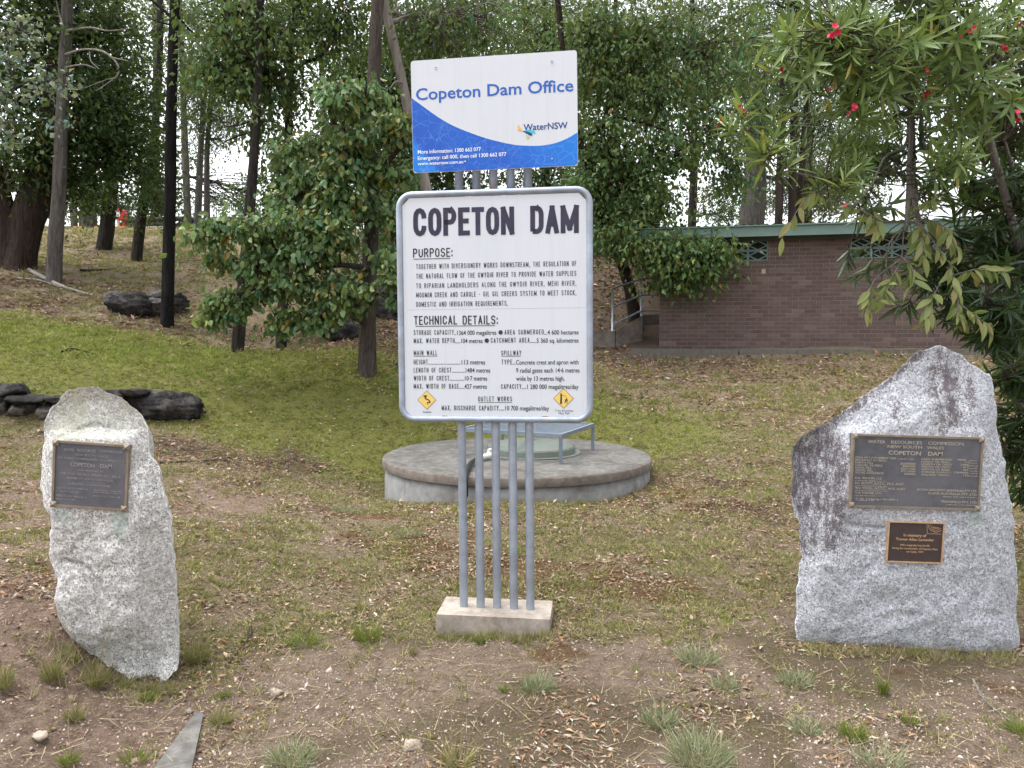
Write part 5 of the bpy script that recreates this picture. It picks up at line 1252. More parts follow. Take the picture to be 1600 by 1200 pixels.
tree('tall_tree', 'broad twin grey trunk on the hilltop left of the red box', [[(132, 357, 32, 16), (133, 300, 32, 14), (136, 150, 32, 10)], [(116, 357, 31.8, 10), (113, 300, 31.8, 9), (108, 200, 31.8, 7)]], [], [(120, 240, 33, 50, 50, 1.5, 40)], LF('mid', .2, 18, .34), 'far', 'trees on top of the hill', seed=10)
tree('straight_tree', 'dark grey trunk rising through the left end of the low leafy bough', [[(371, 554, 13.5, 20), (380, 440, 13.5, 17), (392, 300, 13.5, 15), (401, 150, 13.5, 13), (408, 0, 13.5, 11), (412, -140, 13.5, 8)]],
     [[(400, 185, 13.5, 4), (372, 195, 13.3, 3), (340, 200, 13.2, 1.5)], [(398, 205, 13.5, 4), (365, 215, 13.3, 2.5), (345, 226, 13.2, 1)], [(404, 100, 13.5, 5), (370, 70, 13.3, 3.5), (345, 30, 13.2, 2)]],
     [(375, 105, 14.2, 60, 50, 1.0, 80), (420, 60, 14.0, 60, 60, 1.1, 90), (350, 40, 14.4, 45, 50, 1.0, 60), (410, 130, 14.2, 45, 40, .9, 60), (350, 120, 14.6, 40, 40, .9, 40), (405, 200, 14, 30, 16, .6, 20), (410, -90, 13.5, 110, 60, 1.6, 60)],
     LF('mid', .14, 15, .22, W=.55, droop=.9), 'dark', seed=11)
tree('straight_tree', 'slim dark trunk with a branch bending right above the low leafy bough', [[(439, 542, 15, 17), (445, 420, 15, 14), (449, 280, 15, 12), (452, 140, 15, 11), (457, 20, 15, 9), (462, -120, 15, 6)]],
     [[(453, 118, 15, 7), (475, 98, 14.9, 6), (505, 85, 14.8, 5), (520, 60, 14.8, 4), (530, 40, 14.8, 3)], [(455, 130, 15, 3), (480, 118, 15.1, 2), (500, 122, 15.1, 1)]],
     [(475, 40, 15.4, 60, 40, 1.2, 60), (445, 232, 15.5, 34, 26, .8, 40), (455, 290, 15.6, 45, 40, 1.0, 70), (520, 50, 15.2, 40, 40, 1.0, 50), (545, 20, 15.2, 50, 50, 1.2, 60), (430, 330, 15.8, 40, 20, .8, 30), (460, -80, 15, 90, 50, 1.5, 50), (470, 150, 15.6, 26, 20, .7, 20)],
     LF('mid', .14, 15, .23, droop=.8), 'dark', seed=12)
KB = []; kr = random.Random(44)
KL = [[(578, 440), (520, 425), (450, 440), (385, 455), (338, 482)], [(580, 400), (500, 385), (420, 400), (345, 402)], [(580, 350), (500, 338), (420, 352), (330, 356)], [(578, 455), (540, 468), (490, 488), (430, 500)], [(582, 330), (560, 318), (530, 300), (495, 312)], [(582, 380), (610, 390), (628, 430), (635, 465)], [(582, 340), (612, 330), (636, 350)],
      [(580, 420), (560, 440), (540, 450), (500, 455)], [(581, 365), (540, 362), (480, 372), (430, 380)], [(584, 285), (540, 262), (490, 272), (452, 300)], [(584, 240), (530, 215), (482, 222), (448, 252)], [(585, 200), (550, 162), (520, 140), (500, 152)], [(585, 230), (610, 190), (640, 180)], [(584, 290), (610, 262), (645, 250)], [(585, 180), (572, 145), (548, 122)], [(584, 260), (560, 240), (545, 225), (530, 250)]]
for pl in KL:
    c_ = curve(np.array(pl, float), 40); ln = np.concatenate([[0], np.cumsum(np.linalg.norm(np.diff(c_, axis=0), axis=1))]); s_ = max(26, ln[-1] * .3); Yd = 11.5 + kr.uniform(-.35, .25)
    while s_ < ln[-1] + 6:
        q = np.array([np.interp(s_, ln, c_[:, 0]), np.interp(s_, ln, c_[:, 1])])
        KB.append((q[0] + kr.uniform(-10, 10), q[1] + kr.uniform(-4, 12), Yd + kr.uniform(-.15, .15), kr.uniform(17, 30), kr.uniform(9, 17), .22, kr.randint(9, 15)))
        s_ += kr.uniform(20, 32)
KB.append((600, -90, 12, 120, 60, 1.5, 60))
tree('leafy_tree', 'furrowed grey trunk left of the sign with a low bright leafy bough', [[(574, 583, 12, 31), (575, 500, 12, 26), (579, 380, 12, 23), (583, 250, 12, 21), (585, 110, 12, 20), (590, -10, 12, 18), (594, -140, 12, 13)]],
     [[(584, 300, 12, 12), (600, 262, 11.8, 10), (628, 228, 11.6, 7), (645, 215, 11.6, 5)], [(578, 420, 11.9, 10), (520, 415, 11.6, 8), (450, 440, 11.4, 6), (385, 455, 11.3, 4)], [(580, 345, 11.9, 10), (510, 340, 11.6, 7), (430, 355, 11.4, 5), (350, 350, 11.3, 3)], [(583, 250, 12, 10), (550, 215, 11.7, 8), (520, 190, 11.5, 5)], [(590, 330, 12, 8), (606, 352, 11.8, 6), (618, 360, 11.6, 3)]],
     KB,
     LF('light', .105, 15, .085, W=.66, droop=1.2, tw='twig', odd=.05, kind='lance'), 'furrow', seed=13)
tree('pale_tree', 'smooth pale leaning trunk with dark scars left above the sign', [[(705, 560, 14.6, 20), (690, 420, 14.6, 18), (655, 240, 14.6, 16), (634, 150, 14.6, 15), (612, 55, 14.6, 14), (598, -10, 14.6, 13), (575, -140, 14.6, 10)]],
     [[(630, 130, 14.6, 4), (618, 128, 14.3, 3), (608, 140, 14.2, 1.5)]],
     [(640, 40, 15.5, 50, 60, 1.2, 60), (690, 50, 15.5, 70, 60, 1.4, 90), (575, -150, 14.6, 110, 50, 1.6, 50), (760, 30, 16, 80, 50, 1.4, 80)], LF('mid', .14, 16, .22, W=.45, droop=1.0), 'smooth', seed=14)
tree('leaning_tree', 'dark trunk leaning left beside the hand rail with a wide drooping crown', [[(992, 492, 18.2, 19), (978, 430, 18.2, 18), (958, 380, 18, 17), (940, 330, 17.8, 16), (926, 270, 17.6, 14), (905, 220, 17.5, 12), (885, 120, 17.5, 10), (870, -20, 17.5, 8)]],
     [[(905, 225, 17.5, 9), (930, 203, 17.3, 8), (962, 184, 17.1, 6)], [(940, 330, 17.8, 8), (990, 335, 17.2, 6), (1050, 375, 16.6, 4), (1046, 410, 16.4, 2)], [(935, 300, 17.7, 8), (1000, 260, 17.3, 6), (1080, 235, 17, 4)], [(915, 240, 17.5, 7), (980, 120, 17.4, 6), (1040, 40, 17.3, 4)], [(965, 182, 17.1, 5), (1030, 200, 17, 4), (1085, 225, 17, 2)]],
     [(975, 285, 17.2, 80, 48, 1.0, 130), (1050, 395, 16.5, 75, 34, .7, 110), (985, 370, 17, 55, 40, .9, 90), (1100, 400, 16.3, 50, 36, .6, 60), (1060, 430, 16.4, 60, 16, .5, 40), (950, 225, 17.2, 55, 45, .9, 80), (960, 130, 17.4, 70, 50, 1.2, 100), (1030, 150, 17.4, 50, 50, 1.1, 60), (1040, 240, 17.2, 60, 34, .9, 70), (1010, 60, 17.4, 90, 50, 1.3, 120), (930, 60, 17.5, 70, 60, 1.3, 100), (1110, 90, 17.6, 80, 80, 1.3, 100), (1120, 200, 17.5, 60, 60, 1.1, 70), (1150, 280, 17.6, 36, 40, .8, 36), (1015, 320, 17, 50, 26, .7, 50), (1000, -90, 17.5, 200, 60, 2, 90), (912, 320, 18, 26, 70, .8, 40)],
     LF('midl', .15, 14, .17, W=.6, droop=1.0, tw='twig', odd=.02, thin=1.05), 'brown', seed=15)
# --- behind the sign and the building
tree('multi_stem_tree', 'cluster of slim red-brown stems rising behind the green roof edge', [[(1214, 400, 22, 13), (1218, 300, 22, 12), (1222, 200, 22, 10), (1226, 60, 22, 8)], [(1236, 400, 22.2, 13), (1238, 300, 22.2, 12), (1240, 190, 22.2, 10), (1244, 60, 22.2, 8)], [(1246, 400, 22.4, 11), (1250, 300, 22.4, 10), (1258, 190, 22.4, 9), (1270, 60, 22.4, 7)]], [],
     [(1240, 90, 22, 110, 70, 1.6, 120), (1190, 180, 22.5, 50, 50, 1.2, 60), (1280, 200, 23, 60, 60, 1.4, 70), (1240, 0, 22, 120, 50, 2, 80)], LF('mid', .14, 22, .28, W=.35, droop=1.0), 'brown', seed=16)
tree('broad_tree', 'thick rough grey trunk behind the left end of the green roof', [[(1170, 420, 24.5, 40), (1174, 340, 24.5, 36), (1180, 250, 24.5, 30), (1186, 120, 24.5, 22)]], [],
     [(1180, 130, 25, 90, 90, 1.8, 110), (1290, 290, 26, 60, 50, 1.5, 60), (1165, 60, 25, 80, 60, 2, 70)], LF('feather', .16, 22, .32, droop=.9), 'grey', seed=17)
BGT = [(30, 700, 27, 'dark', [(690, 330, 27, 70, 60, 1.8, 80), (700, 200, 27, 80, 90, 2.2, 120), (650, 280, 26, 50, 60, 1.6, 70), (700, 60, 27, 90, 70, 2.2, 100)], 'dark tree directly behind the left part of the sign boards'),
       (31, 850, 28, 'mid', [(850, 300, 28, 80, 60, 1.8, 90), (870, 180, 28, 80, 90, 2.2, 120), (860, 60, 28, 110, 80, 2.4, 140), (930, 300, 27, 40, 60, 1.4, 60)], 'tree directly behind the right part of the sign boards'),
       (32, 610, 24, 'dark', [(620, 410, 20, 60, 50, 1.4, 90), (600, 320, 22, 50, 50, 1.4, 70), (560, 120, 24, 60, 60, 1.6, 80), (530, 180, 24, 30, 40, 1.2, 30), (620, 110, 24, 50, 60, 1.6, 60), (640, 200, 24, 40, 60, 1.4, 60)], 'dark spreading tree behind the furrowed grey trunk'),
       (33, 1080, 34, 'feather', [(1080, 120, 34, 90, 80, 2.2, 90), (1000, 190, 34, 50, 50, 1.6, 40), (1140, 330, 34, 50, 16, 1.4, 24), (1090, 20, 34, 130, 60, 2.4, 80)], 'pale loose tree behind the drooping crown right of the sign'),
       (34, 1420, 30, 'mid', [(1400, 120, 30, 110, 90, 2.2, 120), (1330, 240, 30, 70, 60, 1.8, 60), (1500, 100, 30, 100, 90, 2.2, 110), (1300, 60, 30, 90, 80, 2.2, 100), (1560, 230, 30, 70, 60, 2, 40)], 'tree behind the building seen through the oleander'),
       (35, 500, 36, 'feather', [(500, 250, 36, 40, 30, 1.6, 24), (430, 20, 36, 90, 50, 2.2, 60), (590, 240, 34, 60, 60, 2, 60), (520, 320, 36, 70, 20, 1.6, 30)], 'pale hilltop tree seen between the two slim dark trunks'),
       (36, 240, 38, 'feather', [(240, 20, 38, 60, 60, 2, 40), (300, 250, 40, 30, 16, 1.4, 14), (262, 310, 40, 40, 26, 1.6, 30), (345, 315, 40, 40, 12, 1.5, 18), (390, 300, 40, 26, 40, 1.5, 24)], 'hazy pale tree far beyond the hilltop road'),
       (38, 820, 44, 'mid', [(640, 120, 44, 120, 110, 3, 90), (780, 130, 44, 130, 130, 3, 120), (920, 130, 44, 120, 130, 3, 110), (1040, 100, 44, 110, 100, 3, 90), (860, 20, 44, 260, 60, 3.5, 140)], 'distant tree closing the gaps above and behind the sign'),
       (39, 1260, 40, 'feather', [(1250, 130, 40, 120, 120, 2.6, 110), (1340, 230, 40, 90, 70, 2.4, 60), (1160, 220, 40, 70, 50, 2, 40), (1400, 110, 40, 120, 100, 2.6, 90), (1240, 300, 38, 70, 34, 1.8, 60), (1310, 300, 38, 60, 34, 1.8, 50), (1120, 300, 39, 50, 26, 1.8, 20)], 'soft green tree far behind the cluster of red-brown stems'),
       (37, 960, 26, 'dark', [(925, 340, 24, 36, 36, 1.4, 55), (960, 300, 25, 60, 45, 1.4, 80), (900, 380, 22, 24, 30, 1.2, 34)], 'dark undergrowth tree above the leaf litter bank right of the sign')]
for sd, px_, Y_, pal, bl, lab in BGT:
    b0 = 530 - (float(gbase(np.array([(px_ - 800) / 1200 * Y_]), np.array([Y_]))[0]) - CAM_H) * 1200 / Y_
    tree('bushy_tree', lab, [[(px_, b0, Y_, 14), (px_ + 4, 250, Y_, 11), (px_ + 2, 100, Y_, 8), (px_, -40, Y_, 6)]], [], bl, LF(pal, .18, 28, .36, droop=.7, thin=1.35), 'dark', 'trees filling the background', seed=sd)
# grey-green juvenile gum leaves hanging in from the left
tree('sapling', 'grey-green sapling with rounded leaves leaning in at the left edge', [[(-60, 470, 11, 12), (-55, 300, 11, 10), (-45, 150, 11, 8), (-30, 0, 11, 5)]], [[(-48, 200, 11, 4), (0, 150, 10.8, 3), (60, 120, 10.6, 2)], [(-48, 160, 11, 4), (0, 60, 10.8, 3), (45, 50, 10.6, 2)], [(-50, 240, 11, 4), (0, 195, 10.8, 3), (40, 190, 10.6, 1.5)]],
     [(30, 50, 10.7, 42, 36, .4, 22), (70, 125, 10.6, 34, 26, .3, 15), (8, 150, 10.7, 26, 30, .3, 12), (10, 215, 10.6, 26, 18, .3, 10), (98, 195, 10.5, 14, 10, .2, 4), (15, 95, 10.7, 40, 22, .3, 10)], LF('grey', .10, 7, .11, W=.7, droop=.4, odd=.05), 'grey', seed=40)
# ================================================================== OLEANDER AND HANGING CLUMP (close to the camera, leaves built one by one)
def lance_mesh(name, L, Wd, bend, fold, seg=5):
    t = np.linspace(0, 1, seg + 1); w = Wd * np.sin(np.pi * np.clip(t, 0.02, .985)) ** .75 * (1 - .25 * t)
    z = -bend * L * t ** 2
    V = []; 
    for k in range(seg + 1):
        V += [(-w[k] / 2, t[k] * L, z[k] + w[k] * fold), (0, t[k] * L, z[k]), (w[k] / 2, t[k] * L, z[k] + w[k] * fold)]
    i = np.arange(seg) * 3
    F = np.concatenate([np.stack([i, i + 1, i + 4, i + 3], -1), np.stack([i + 1, i + 2, i + 5, i + 4], -1)])
    return np.array(V), F
def obj_leaf_mat(name, stops):
    """leaf colour differs from leaf to leaf, pale midrib"""
    m, nt, out = new_mat(name); n = N(nt)
    c = n.ramp(n('ShaderNodeObjectInfo').outputs['Random'], stops)
    k = n.noise(n.obj(), 60, 3)
    sx = n('ShaderNodeSeparateXYZ', {0: n.obj()}).outputs[0]
    c = n.mix(n.ramp(n.math('ABSOLUTE', sx), [(0.0, .35), (.0016, 0.0)]), c, (.26, .32, .12))
    c = n.mix(.3, c, n.mix(k, (.3, .3, .3), (1, 1, 1)), 'OVERLAY')
    b = n('ShaderNodeBsdfPrincipled', {'Base Color': c, 'Roughness': .42, 'Specular IOR Level': .45})
    t = n('ShaderNodeBsdfTranslucent', {'Color': n.mix(.4, c, (.25, .33, .05))})
    nt.links.new(n('ShaderNodeMixShader', {0: .28, 1: b.outputs[0], 2: t.outputs[0]}).outputs[0], out.inputs[0])
    return m
m_ol_light = obj_leaf_mat('oleander_leaf_light', [(0.0, (.12, .19, .05)), (.4, (.18, .255, .07)), (.75, (.10, .165, .05)), (.95, (.24, .29, .075)), (1.0, (.36, .33, .06))])
m_hang = obj_leaf_mat('hanging_leaf', [(0.0, (.22, .25, .075)), (.35, (.18, .235, .08)), (.75, (.27, .285, .10)), (1.0, (.24, .20, .07))])
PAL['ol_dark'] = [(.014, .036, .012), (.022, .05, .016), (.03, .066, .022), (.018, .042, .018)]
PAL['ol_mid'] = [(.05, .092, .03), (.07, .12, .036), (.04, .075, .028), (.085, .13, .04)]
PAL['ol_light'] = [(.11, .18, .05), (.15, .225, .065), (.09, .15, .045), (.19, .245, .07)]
rngo = np.random.default_rng(77)
OB = on_ground(1700, 900); OB = np.array([4.9, 6.4, gz(4.9, 6.4)])
ole = empty('oleander_shrub', tuple(OB), 'tall oleander with long narrow leaves and pink flowers overhanging the right stone', 'shrub')
m_stem = bark_mat('pale_stem_bark', (.20, .18, .165), (.40, .37, .34), 1.5)
# stems: bearings with distances
stems = [[(1700, 1000, 6.3, 20), (1660, 700, 6.2, 17), (1600, 420, 6.0, 14), (1540, 200, 5.7, 10), (1480, 60, 5.5, 6), (1440, -60, 5.3, 4)],
         [(1690, 1000, 6.4, 18), (1630, 700, 6.6, 15), (1520, 500, 6.4, 12), (1440, 360, 6.2, 9), (1422, 220, 6.0, 7), (1420, 110, 5.9, 5)],
         [(1422, 200, 6.0, 5), (1412, 230, 5.9, 4.5), (1383, 245, 5.8, 4), (1362, 290, 5.7, 3.5), (1330, 325, 5.6, 3), (1295, 338, 5.5, 2)],
         [(1418, 180, 5.95, 4), (1390, 165, 5.8, 3.6), (1350, 137, 5.6, 3), (1336, 125, 5.5, 2.6), (1350, 98, 5.5, 2)],
         [(1430, 150, 5.9, 4), (1400, 150, 5.7, 3.4), (1385, 105, 5.6, 3), (1330, 90, 5.4, 2.5), (1322, 50, 5.3, 1.6)],
         [(1425, 178, 5.95, 4), (1470, 175, 5.8, 3.2), (1500, 160, 5.7, 2.4), (1530, 110, 5.6, 1.6)],
         [(1440, 180, 6, 4), (1448, 238, 5.9, 3), (1480, 235, 5.8, 2.4), (1515, 222, 5.7, 1.4)],
         [(1310, 280, 5.5, 2.6), (1268, 275, 5.3, 2.4), (1235, 265, 5.2, 2), (1205, 240, 5.1, 1.5)],
         [(1660, 700, 6.2, 12), (1600, 640, 5.6, 8), (1570, 590, 5.2, 5)], [(1650, 600, 6.2, 12), (1580, 520, 5.8, 7), (1540, 470, 5.6, 4)],
         [(1640, 560, 6.2, 10), (1600, 330, 6.0, 7), (1570, 220, 5.9, 4)], [(1660, 700, 6.3, 12), (1590, 720, 5.9, 7), (1560, 690, 5.6, 4)]]
SKO = []
for st in stems:
    pts = np.array([list(P(*q[:3])) + [q[3] * q[2] / 2400] for q in st])
    if st[0][1] == 1000: pts[0, 2] = min(pts[0, 2], gz(pts[0, 0], pts[0, 1]) - .1)
    c = curve(pts, 20); Geo().tube(c[:, :3], c[:, 3], 9, True, .2, seed=3).build('stem', m_stem, ole, True, org=ole.location); SKO.append(c)
SKO = np.vstack(SKO)
# sprays: (px, py, distance, rx, ry, depth, number, palette)
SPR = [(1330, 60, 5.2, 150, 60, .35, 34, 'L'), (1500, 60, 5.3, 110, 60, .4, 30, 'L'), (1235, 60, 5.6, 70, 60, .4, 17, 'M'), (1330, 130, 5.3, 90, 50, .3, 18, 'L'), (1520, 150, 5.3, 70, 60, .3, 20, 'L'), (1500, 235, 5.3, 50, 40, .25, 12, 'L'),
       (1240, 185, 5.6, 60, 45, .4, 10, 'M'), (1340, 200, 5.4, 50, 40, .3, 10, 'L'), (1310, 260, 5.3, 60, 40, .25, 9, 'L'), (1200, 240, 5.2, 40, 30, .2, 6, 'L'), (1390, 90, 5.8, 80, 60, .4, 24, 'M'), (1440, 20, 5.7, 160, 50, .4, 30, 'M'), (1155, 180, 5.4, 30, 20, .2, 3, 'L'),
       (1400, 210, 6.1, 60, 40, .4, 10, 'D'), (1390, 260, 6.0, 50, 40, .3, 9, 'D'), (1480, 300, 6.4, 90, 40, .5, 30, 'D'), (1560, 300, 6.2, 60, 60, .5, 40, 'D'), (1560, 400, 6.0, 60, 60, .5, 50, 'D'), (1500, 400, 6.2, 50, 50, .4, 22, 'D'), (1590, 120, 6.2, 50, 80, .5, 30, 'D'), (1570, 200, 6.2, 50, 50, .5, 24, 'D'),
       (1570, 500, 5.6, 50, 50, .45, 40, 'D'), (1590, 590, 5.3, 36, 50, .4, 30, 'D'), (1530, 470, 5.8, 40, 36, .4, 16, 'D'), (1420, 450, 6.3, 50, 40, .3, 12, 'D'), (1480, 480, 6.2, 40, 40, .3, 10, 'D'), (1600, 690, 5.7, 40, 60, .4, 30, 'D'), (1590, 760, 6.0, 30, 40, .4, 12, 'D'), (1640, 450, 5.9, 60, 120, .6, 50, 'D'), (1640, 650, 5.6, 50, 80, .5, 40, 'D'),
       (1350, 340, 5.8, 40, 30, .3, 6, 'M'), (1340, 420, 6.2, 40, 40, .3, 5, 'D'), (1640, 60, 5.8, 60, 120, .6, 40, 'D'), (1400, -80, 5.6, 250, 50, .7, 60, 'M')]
gD = {k: Geo() for k in 'LMD'}; twg = Geo(); singles = []
lanV, lanF = lance_mesh('leaf', 1.0, .175, .12, .22)
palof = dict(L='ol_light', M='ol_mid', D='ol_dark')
for (px, py, Y, rx, ry, dep, n_, pal) in SPR:
    C = P(px, py, Y); k = Y / 1200
    for q in range(n_):
        dv = nrm(rngo.normal(size=3)) * rngo.random() ** .4
        tip = C + dv * np.array([rx * k, dep, ry * k])
        j = np.argmin(np.linalg.norm(SKO[:, :3] - tip, axis=1)); A = SKO[j, :3]
        if np.linalg.norm(A - tip) > 1.1: A = tip + (A - tip) * (.7 / np.linalg.norm(A - tip))
        out_d = nrm(nrm(tip - A) * .7 + np.array([0, -.15, .35]) + rngo.normal(size=3) * .3)
        if pal == 'D' and py > 380: out_d = nrm(nrm(tip - A) + np.array([-.3, -.3, -.15]) + rngo.normal(size=3) * .35)
        tw_l = rngo.uniform(.10, .2); b0 = tip - out_d * tw_l
        twg.tube(curve(np.array([A, (A + b0) / 2 + rngo.normal(size=3) * .04, b0, tip]), 9), np.linspace(.0055, .002, 9), 5, False)
        nl = rngo.integers(8, 15)
        for r_ in range(nl):
            s = r_ / nl; p0 = b0 + out_d * tw_l * (.15 + .85 * s)
            ang = r_ * 2.094 + (r_ // 3) * .9 + rngo.normal() * .2
            x_ = nrm(np.cross(out_d, [.3, .2, 1])); y_ = np.cross(out_d, x_)
            rad_d = math.cos(ang) * x_ + math.sin(ang) * y_
            open_ = math.radians(72 - 48 * s + rngo.normal() * 9)
            d = nrm(out_d * math.cos(open_) + rad_d * math.sin(open_) + np.array([0, 0, -.14 if pal != 'D' else -.35]))
            nn = nrm(out_d * math.sin(open_) - rad_d * math.cos(open_) + np.array([0, 0, .2]))
            L = rngo.uniform(.12, .20) * (1 - .35 * (s > .8)); ws = rngo.uniform(.85, 1.25)
            singles.append((p0, d, nn, L, ws, pal))
def frame(p0, d, nn):
    x_ = nrm(np.cross(d, nn)); z_ = np.cross(x_, d); return x_, d, z_
def pix_size(s): return s[3] / s[0][1]
seen = [k for k, s in enumerate(singles) if s[5] == 'L' and 1120 < proj(s[0])[0] < 1600 and 0 < proj(s[0])[1] < 420]
big = set(sorted(seen, key=lambda k: -pix_size(singles[k]))[:300])
lt = Geo().add(lanV, lanF).build('leaf', m_ol_light, ole, True); leaf_data = lt.data; bpy.data.objects.remove(lt)
for k, (p0, d, nn, L, ws, pal) in enumerate(singles):
    x_, y_, z_ = frame(p0, d, nn)
    if k in big:
        o = bpy.data.objects.new('leaf', leaf_data); link(o, ole)
        M = Matrix(((x_[0] * L * ws, y_[0] * L, z_[0] * L, p0[0] - OB[0]), (x_[1] * L * ws, y_[1] * L, z_[1] * L, p0[1] - OB[1]), (x_[2] * L * ws, y_[2] * L, z_[2] * L, p0[2] - OB[2]), (0, 0, 0, 1)))
        o.matrix_local = M
    else:
        V = p0 + (lanV * np.array([L * ws, L, L])) @ np.array([x_, y_, z_])
        c = pick_cols(1, PAL[palof[pal]], rngo)[0]
        if rngo.random() < .04 and pal != 'D': c = np.array([.28, .25, .05])
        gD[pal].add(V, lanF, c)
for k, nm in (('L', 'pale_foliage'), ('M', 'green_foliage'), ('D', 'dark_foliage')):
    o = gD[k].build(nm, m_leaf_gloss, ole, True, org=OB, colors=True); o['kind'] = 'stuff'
o = twg.build('twigs', BARKS['twig'], ole, True, org=OB); o['kind'] = 'stuff'
m_pink = plain('pink_petal', (.72, .035, .11), .55, 0, .2, 60, .05); m_redbud = plain('red_bud', (.38, .02, .025), .55, 0, .2, 60, .05)
def flower(px, py, Y, n_, size, mat, seed):
    rn = np.random.default_rng(seed); C = P(px, py, Y); g = Geo()
    for _ in range(n_):
        c = C + rn.normal(size=3) * size * .8; ax = nrm(np.array([0, -1, .3]) + rn.normal(size=3) * .6); x_ = nrm(np.cross(ax, [.2, .1, 1])); y_ = np.cross(ax, x_)
        for t in np.arange(5) * 2 * np.pi / 5 + rn.random():
            d = math.cos(t) * x_ + math.sin(t) * y_; s_ = np.cross(ax, d); L = size
            g.add([c, c + d * L * .55 + s_ * L * .42 + ax * L * .4, c + d * L + s_ * L * .2 + ax * L * .45, c + d * L - s_ * L * .3 + ax * L * .5, c + d * L * .5 - s_ * L * .38 + ax * L * .4], [[0, 1, 2], [0, 2, 3], [0, 3, 4]])
    return g.build('flower', mat, ole, True, org=OB)
for k, (px, py, Y, n_, sz, mt) in enumerate(((1303, 45, 5.0, 2, .024, m_pink), (1298, 56, 5.0, 2, .022, m_pink), (1220, 110, 5.3, 3, .014, m_redbud), (1155, 177, 5.0, 2, .014, m_redbud), (1127, 192, 5.1, 3, .012, m_redbud), (1335, 168, 5.1, 5, .013, m_pink), (1322, 178, 5.1, 2, .012, m_redbud), (1446, 146, 5.4, 4, .018, m_redbud),
         (1518, 47, 5.0, 4, .015, m_redbud), (1502, 54, 5.0, 2, .013, m_redbud), (1569, 76, 5.1, 4, .018, m_redbud), (1592, 178, 5.0, 3, .016, m_pink), (1594, 190, 5.0, 3, .016, m_redbud), (1293, 142, 5.2, 2, .014, m_redbud), (1319, 318, 5.2, 2, .012, m_pink), (1475, 194, 5.4, 2, .011, m_redbud), (1448, 110, 5.3, 2, .01, m_pink), (1590, 38, 5.1, 3, .014, m_redbud), (1310, 415, 5.6, 1, .012, m_redbud))):
    flower(px, py, Y, n_, sz, mt, k)
# hanging clump of broader yellow-green leaves on the bare grey stem
HB = P(1418, 345, 5.7)
hang = empty('leaf_clump', tuple(HB), 'hanging clump of broad yellow-green leaves on bare grey twigs before the brick wall', 'plant')
gt = Geo(); hl = []
core_c = curve(np.array([P(1424, 180, 5.75), P(1420, 270, 5.72), P(1417, 340, 5.7), P(1412, 362, 5.7)]), 14)
Geo().tube(core_c, np.linspace(.014, .021, 14), 8, True, .5, seed=4).build('stem', m_stem, hang, True, org=HB)
HT = [[(1416, 345, 5.7), (1440, 352, 5.6), (1470, 395, 5.5), (1488, 420, 5.45), (1492, 450, 5.4)], [(1418, 350, 5.7), (1455, 345, 5.6), (1480, 360, 5.5), (1500, 400, 5.45)], [(1414, 350, 5.7), (1440, 365, 5.6), (1442, 400, 5.5)], [(1488, 420, 5.45), (1495, 460, 5.4), (1498, 490, 5.35), (1500, 503, 5.35)], [(1490, 430, 5.45), (1530, 420, 5.4), (1570, 422, 5.4)], [(1495, 470, 5.4), (1525, 495, 5.35), (1550, 510, 5.35)], [(1470, 440, 5.5), (1455, 470, 5.45), (1447, 500, 5.4)],
      [(1412, 360, 5.7), (1408, 405, 5.6), (1395, 430, 5.55), (1375, 470, 5.5)], [(1410, 360, 5.7), (1380, 400, 5.6), (1372, 380, 5.5)], [(1408, 400, 5.6), (1425, 420, 5.5), (1425, 445, 5.5)], [(1410, 355, 5.7), (1390, 380, 5.6), (1385, 415, 5.6), (1395, 440, 5.55)], [(1406, 405, 5.6), (1365, 440, 5.55), (1352, 488, 5.5)], [(1418, 340, 5.7), (1450, 320, 5.6), (1460, 305, 5.55)], [(1414, 345, 5.7), (1370, 345, 5.6), (1340, 325, 5.5), (1320, 320, 5.5)], [(1320, 320, 5.5), (1280, 300, 5.4), (1255, 315, 5.3), (1222, 372, 5.3)], [(1340, 325, 5.5), (1375, 345, 5.5), (1378, 355, 5.5)]]
bare = {8, 10}
for ti, ps in enumerate(HT):
    c = curve(np.array([P(*q) for q in ps]), 16); gt.tube(c, np.linspace(.006, .0022, 16), 6, False)
    if ti in bare: continue
    f0 = .62 if ti in (7, 11) else .3
    nl = 17 if ti < 7 else 11
    for r_ in range(nl):
        s = f0 + (1 - f0) * r_ / (nl - 1); p0 = c[min(15, int(s * 15))]; td = nrm(c[-1] - c[-3])
        d = nrm(td * .6 + rngo.normal(size=3) * .55 + np.array([0, 0, -.5])); hl.append((p0, d, nrm(rngo.normal(size=3) * .7 + np.array([0, -1, .5])), rngo.uniform(.09, .16)))
o = gt.build('twigs', m_stem, hang, True, org=HB); o['kind'] = 'stuff'
hv, hf = lance_mesh('leaf', 1.0, .36, .18, .2, 6)
lt = Geo().add(hv, hf).build('leaf', m_hang, hang, True); hd = lt.data; bpy.data.objects.remove(lt)
for p0, d, nn, L in hl:
    x_, y_, z_ = frame(p0, d, nn); o = bpy.data.objects.new('leaf', hd); link(o, hang)
    o.matrix_local = Matrix(((x_[0] * L, y_[0] * L, z_[0] * L, p0[0] - HB[0]), (x_[1] * L, y_[1] * L, z_[1] * L, p0[1] - HB[1]), (x_[2] * L, y_[2] * L, z_[2] * L, p0[2] - HB[2]), (0, 0, 0, 1)))
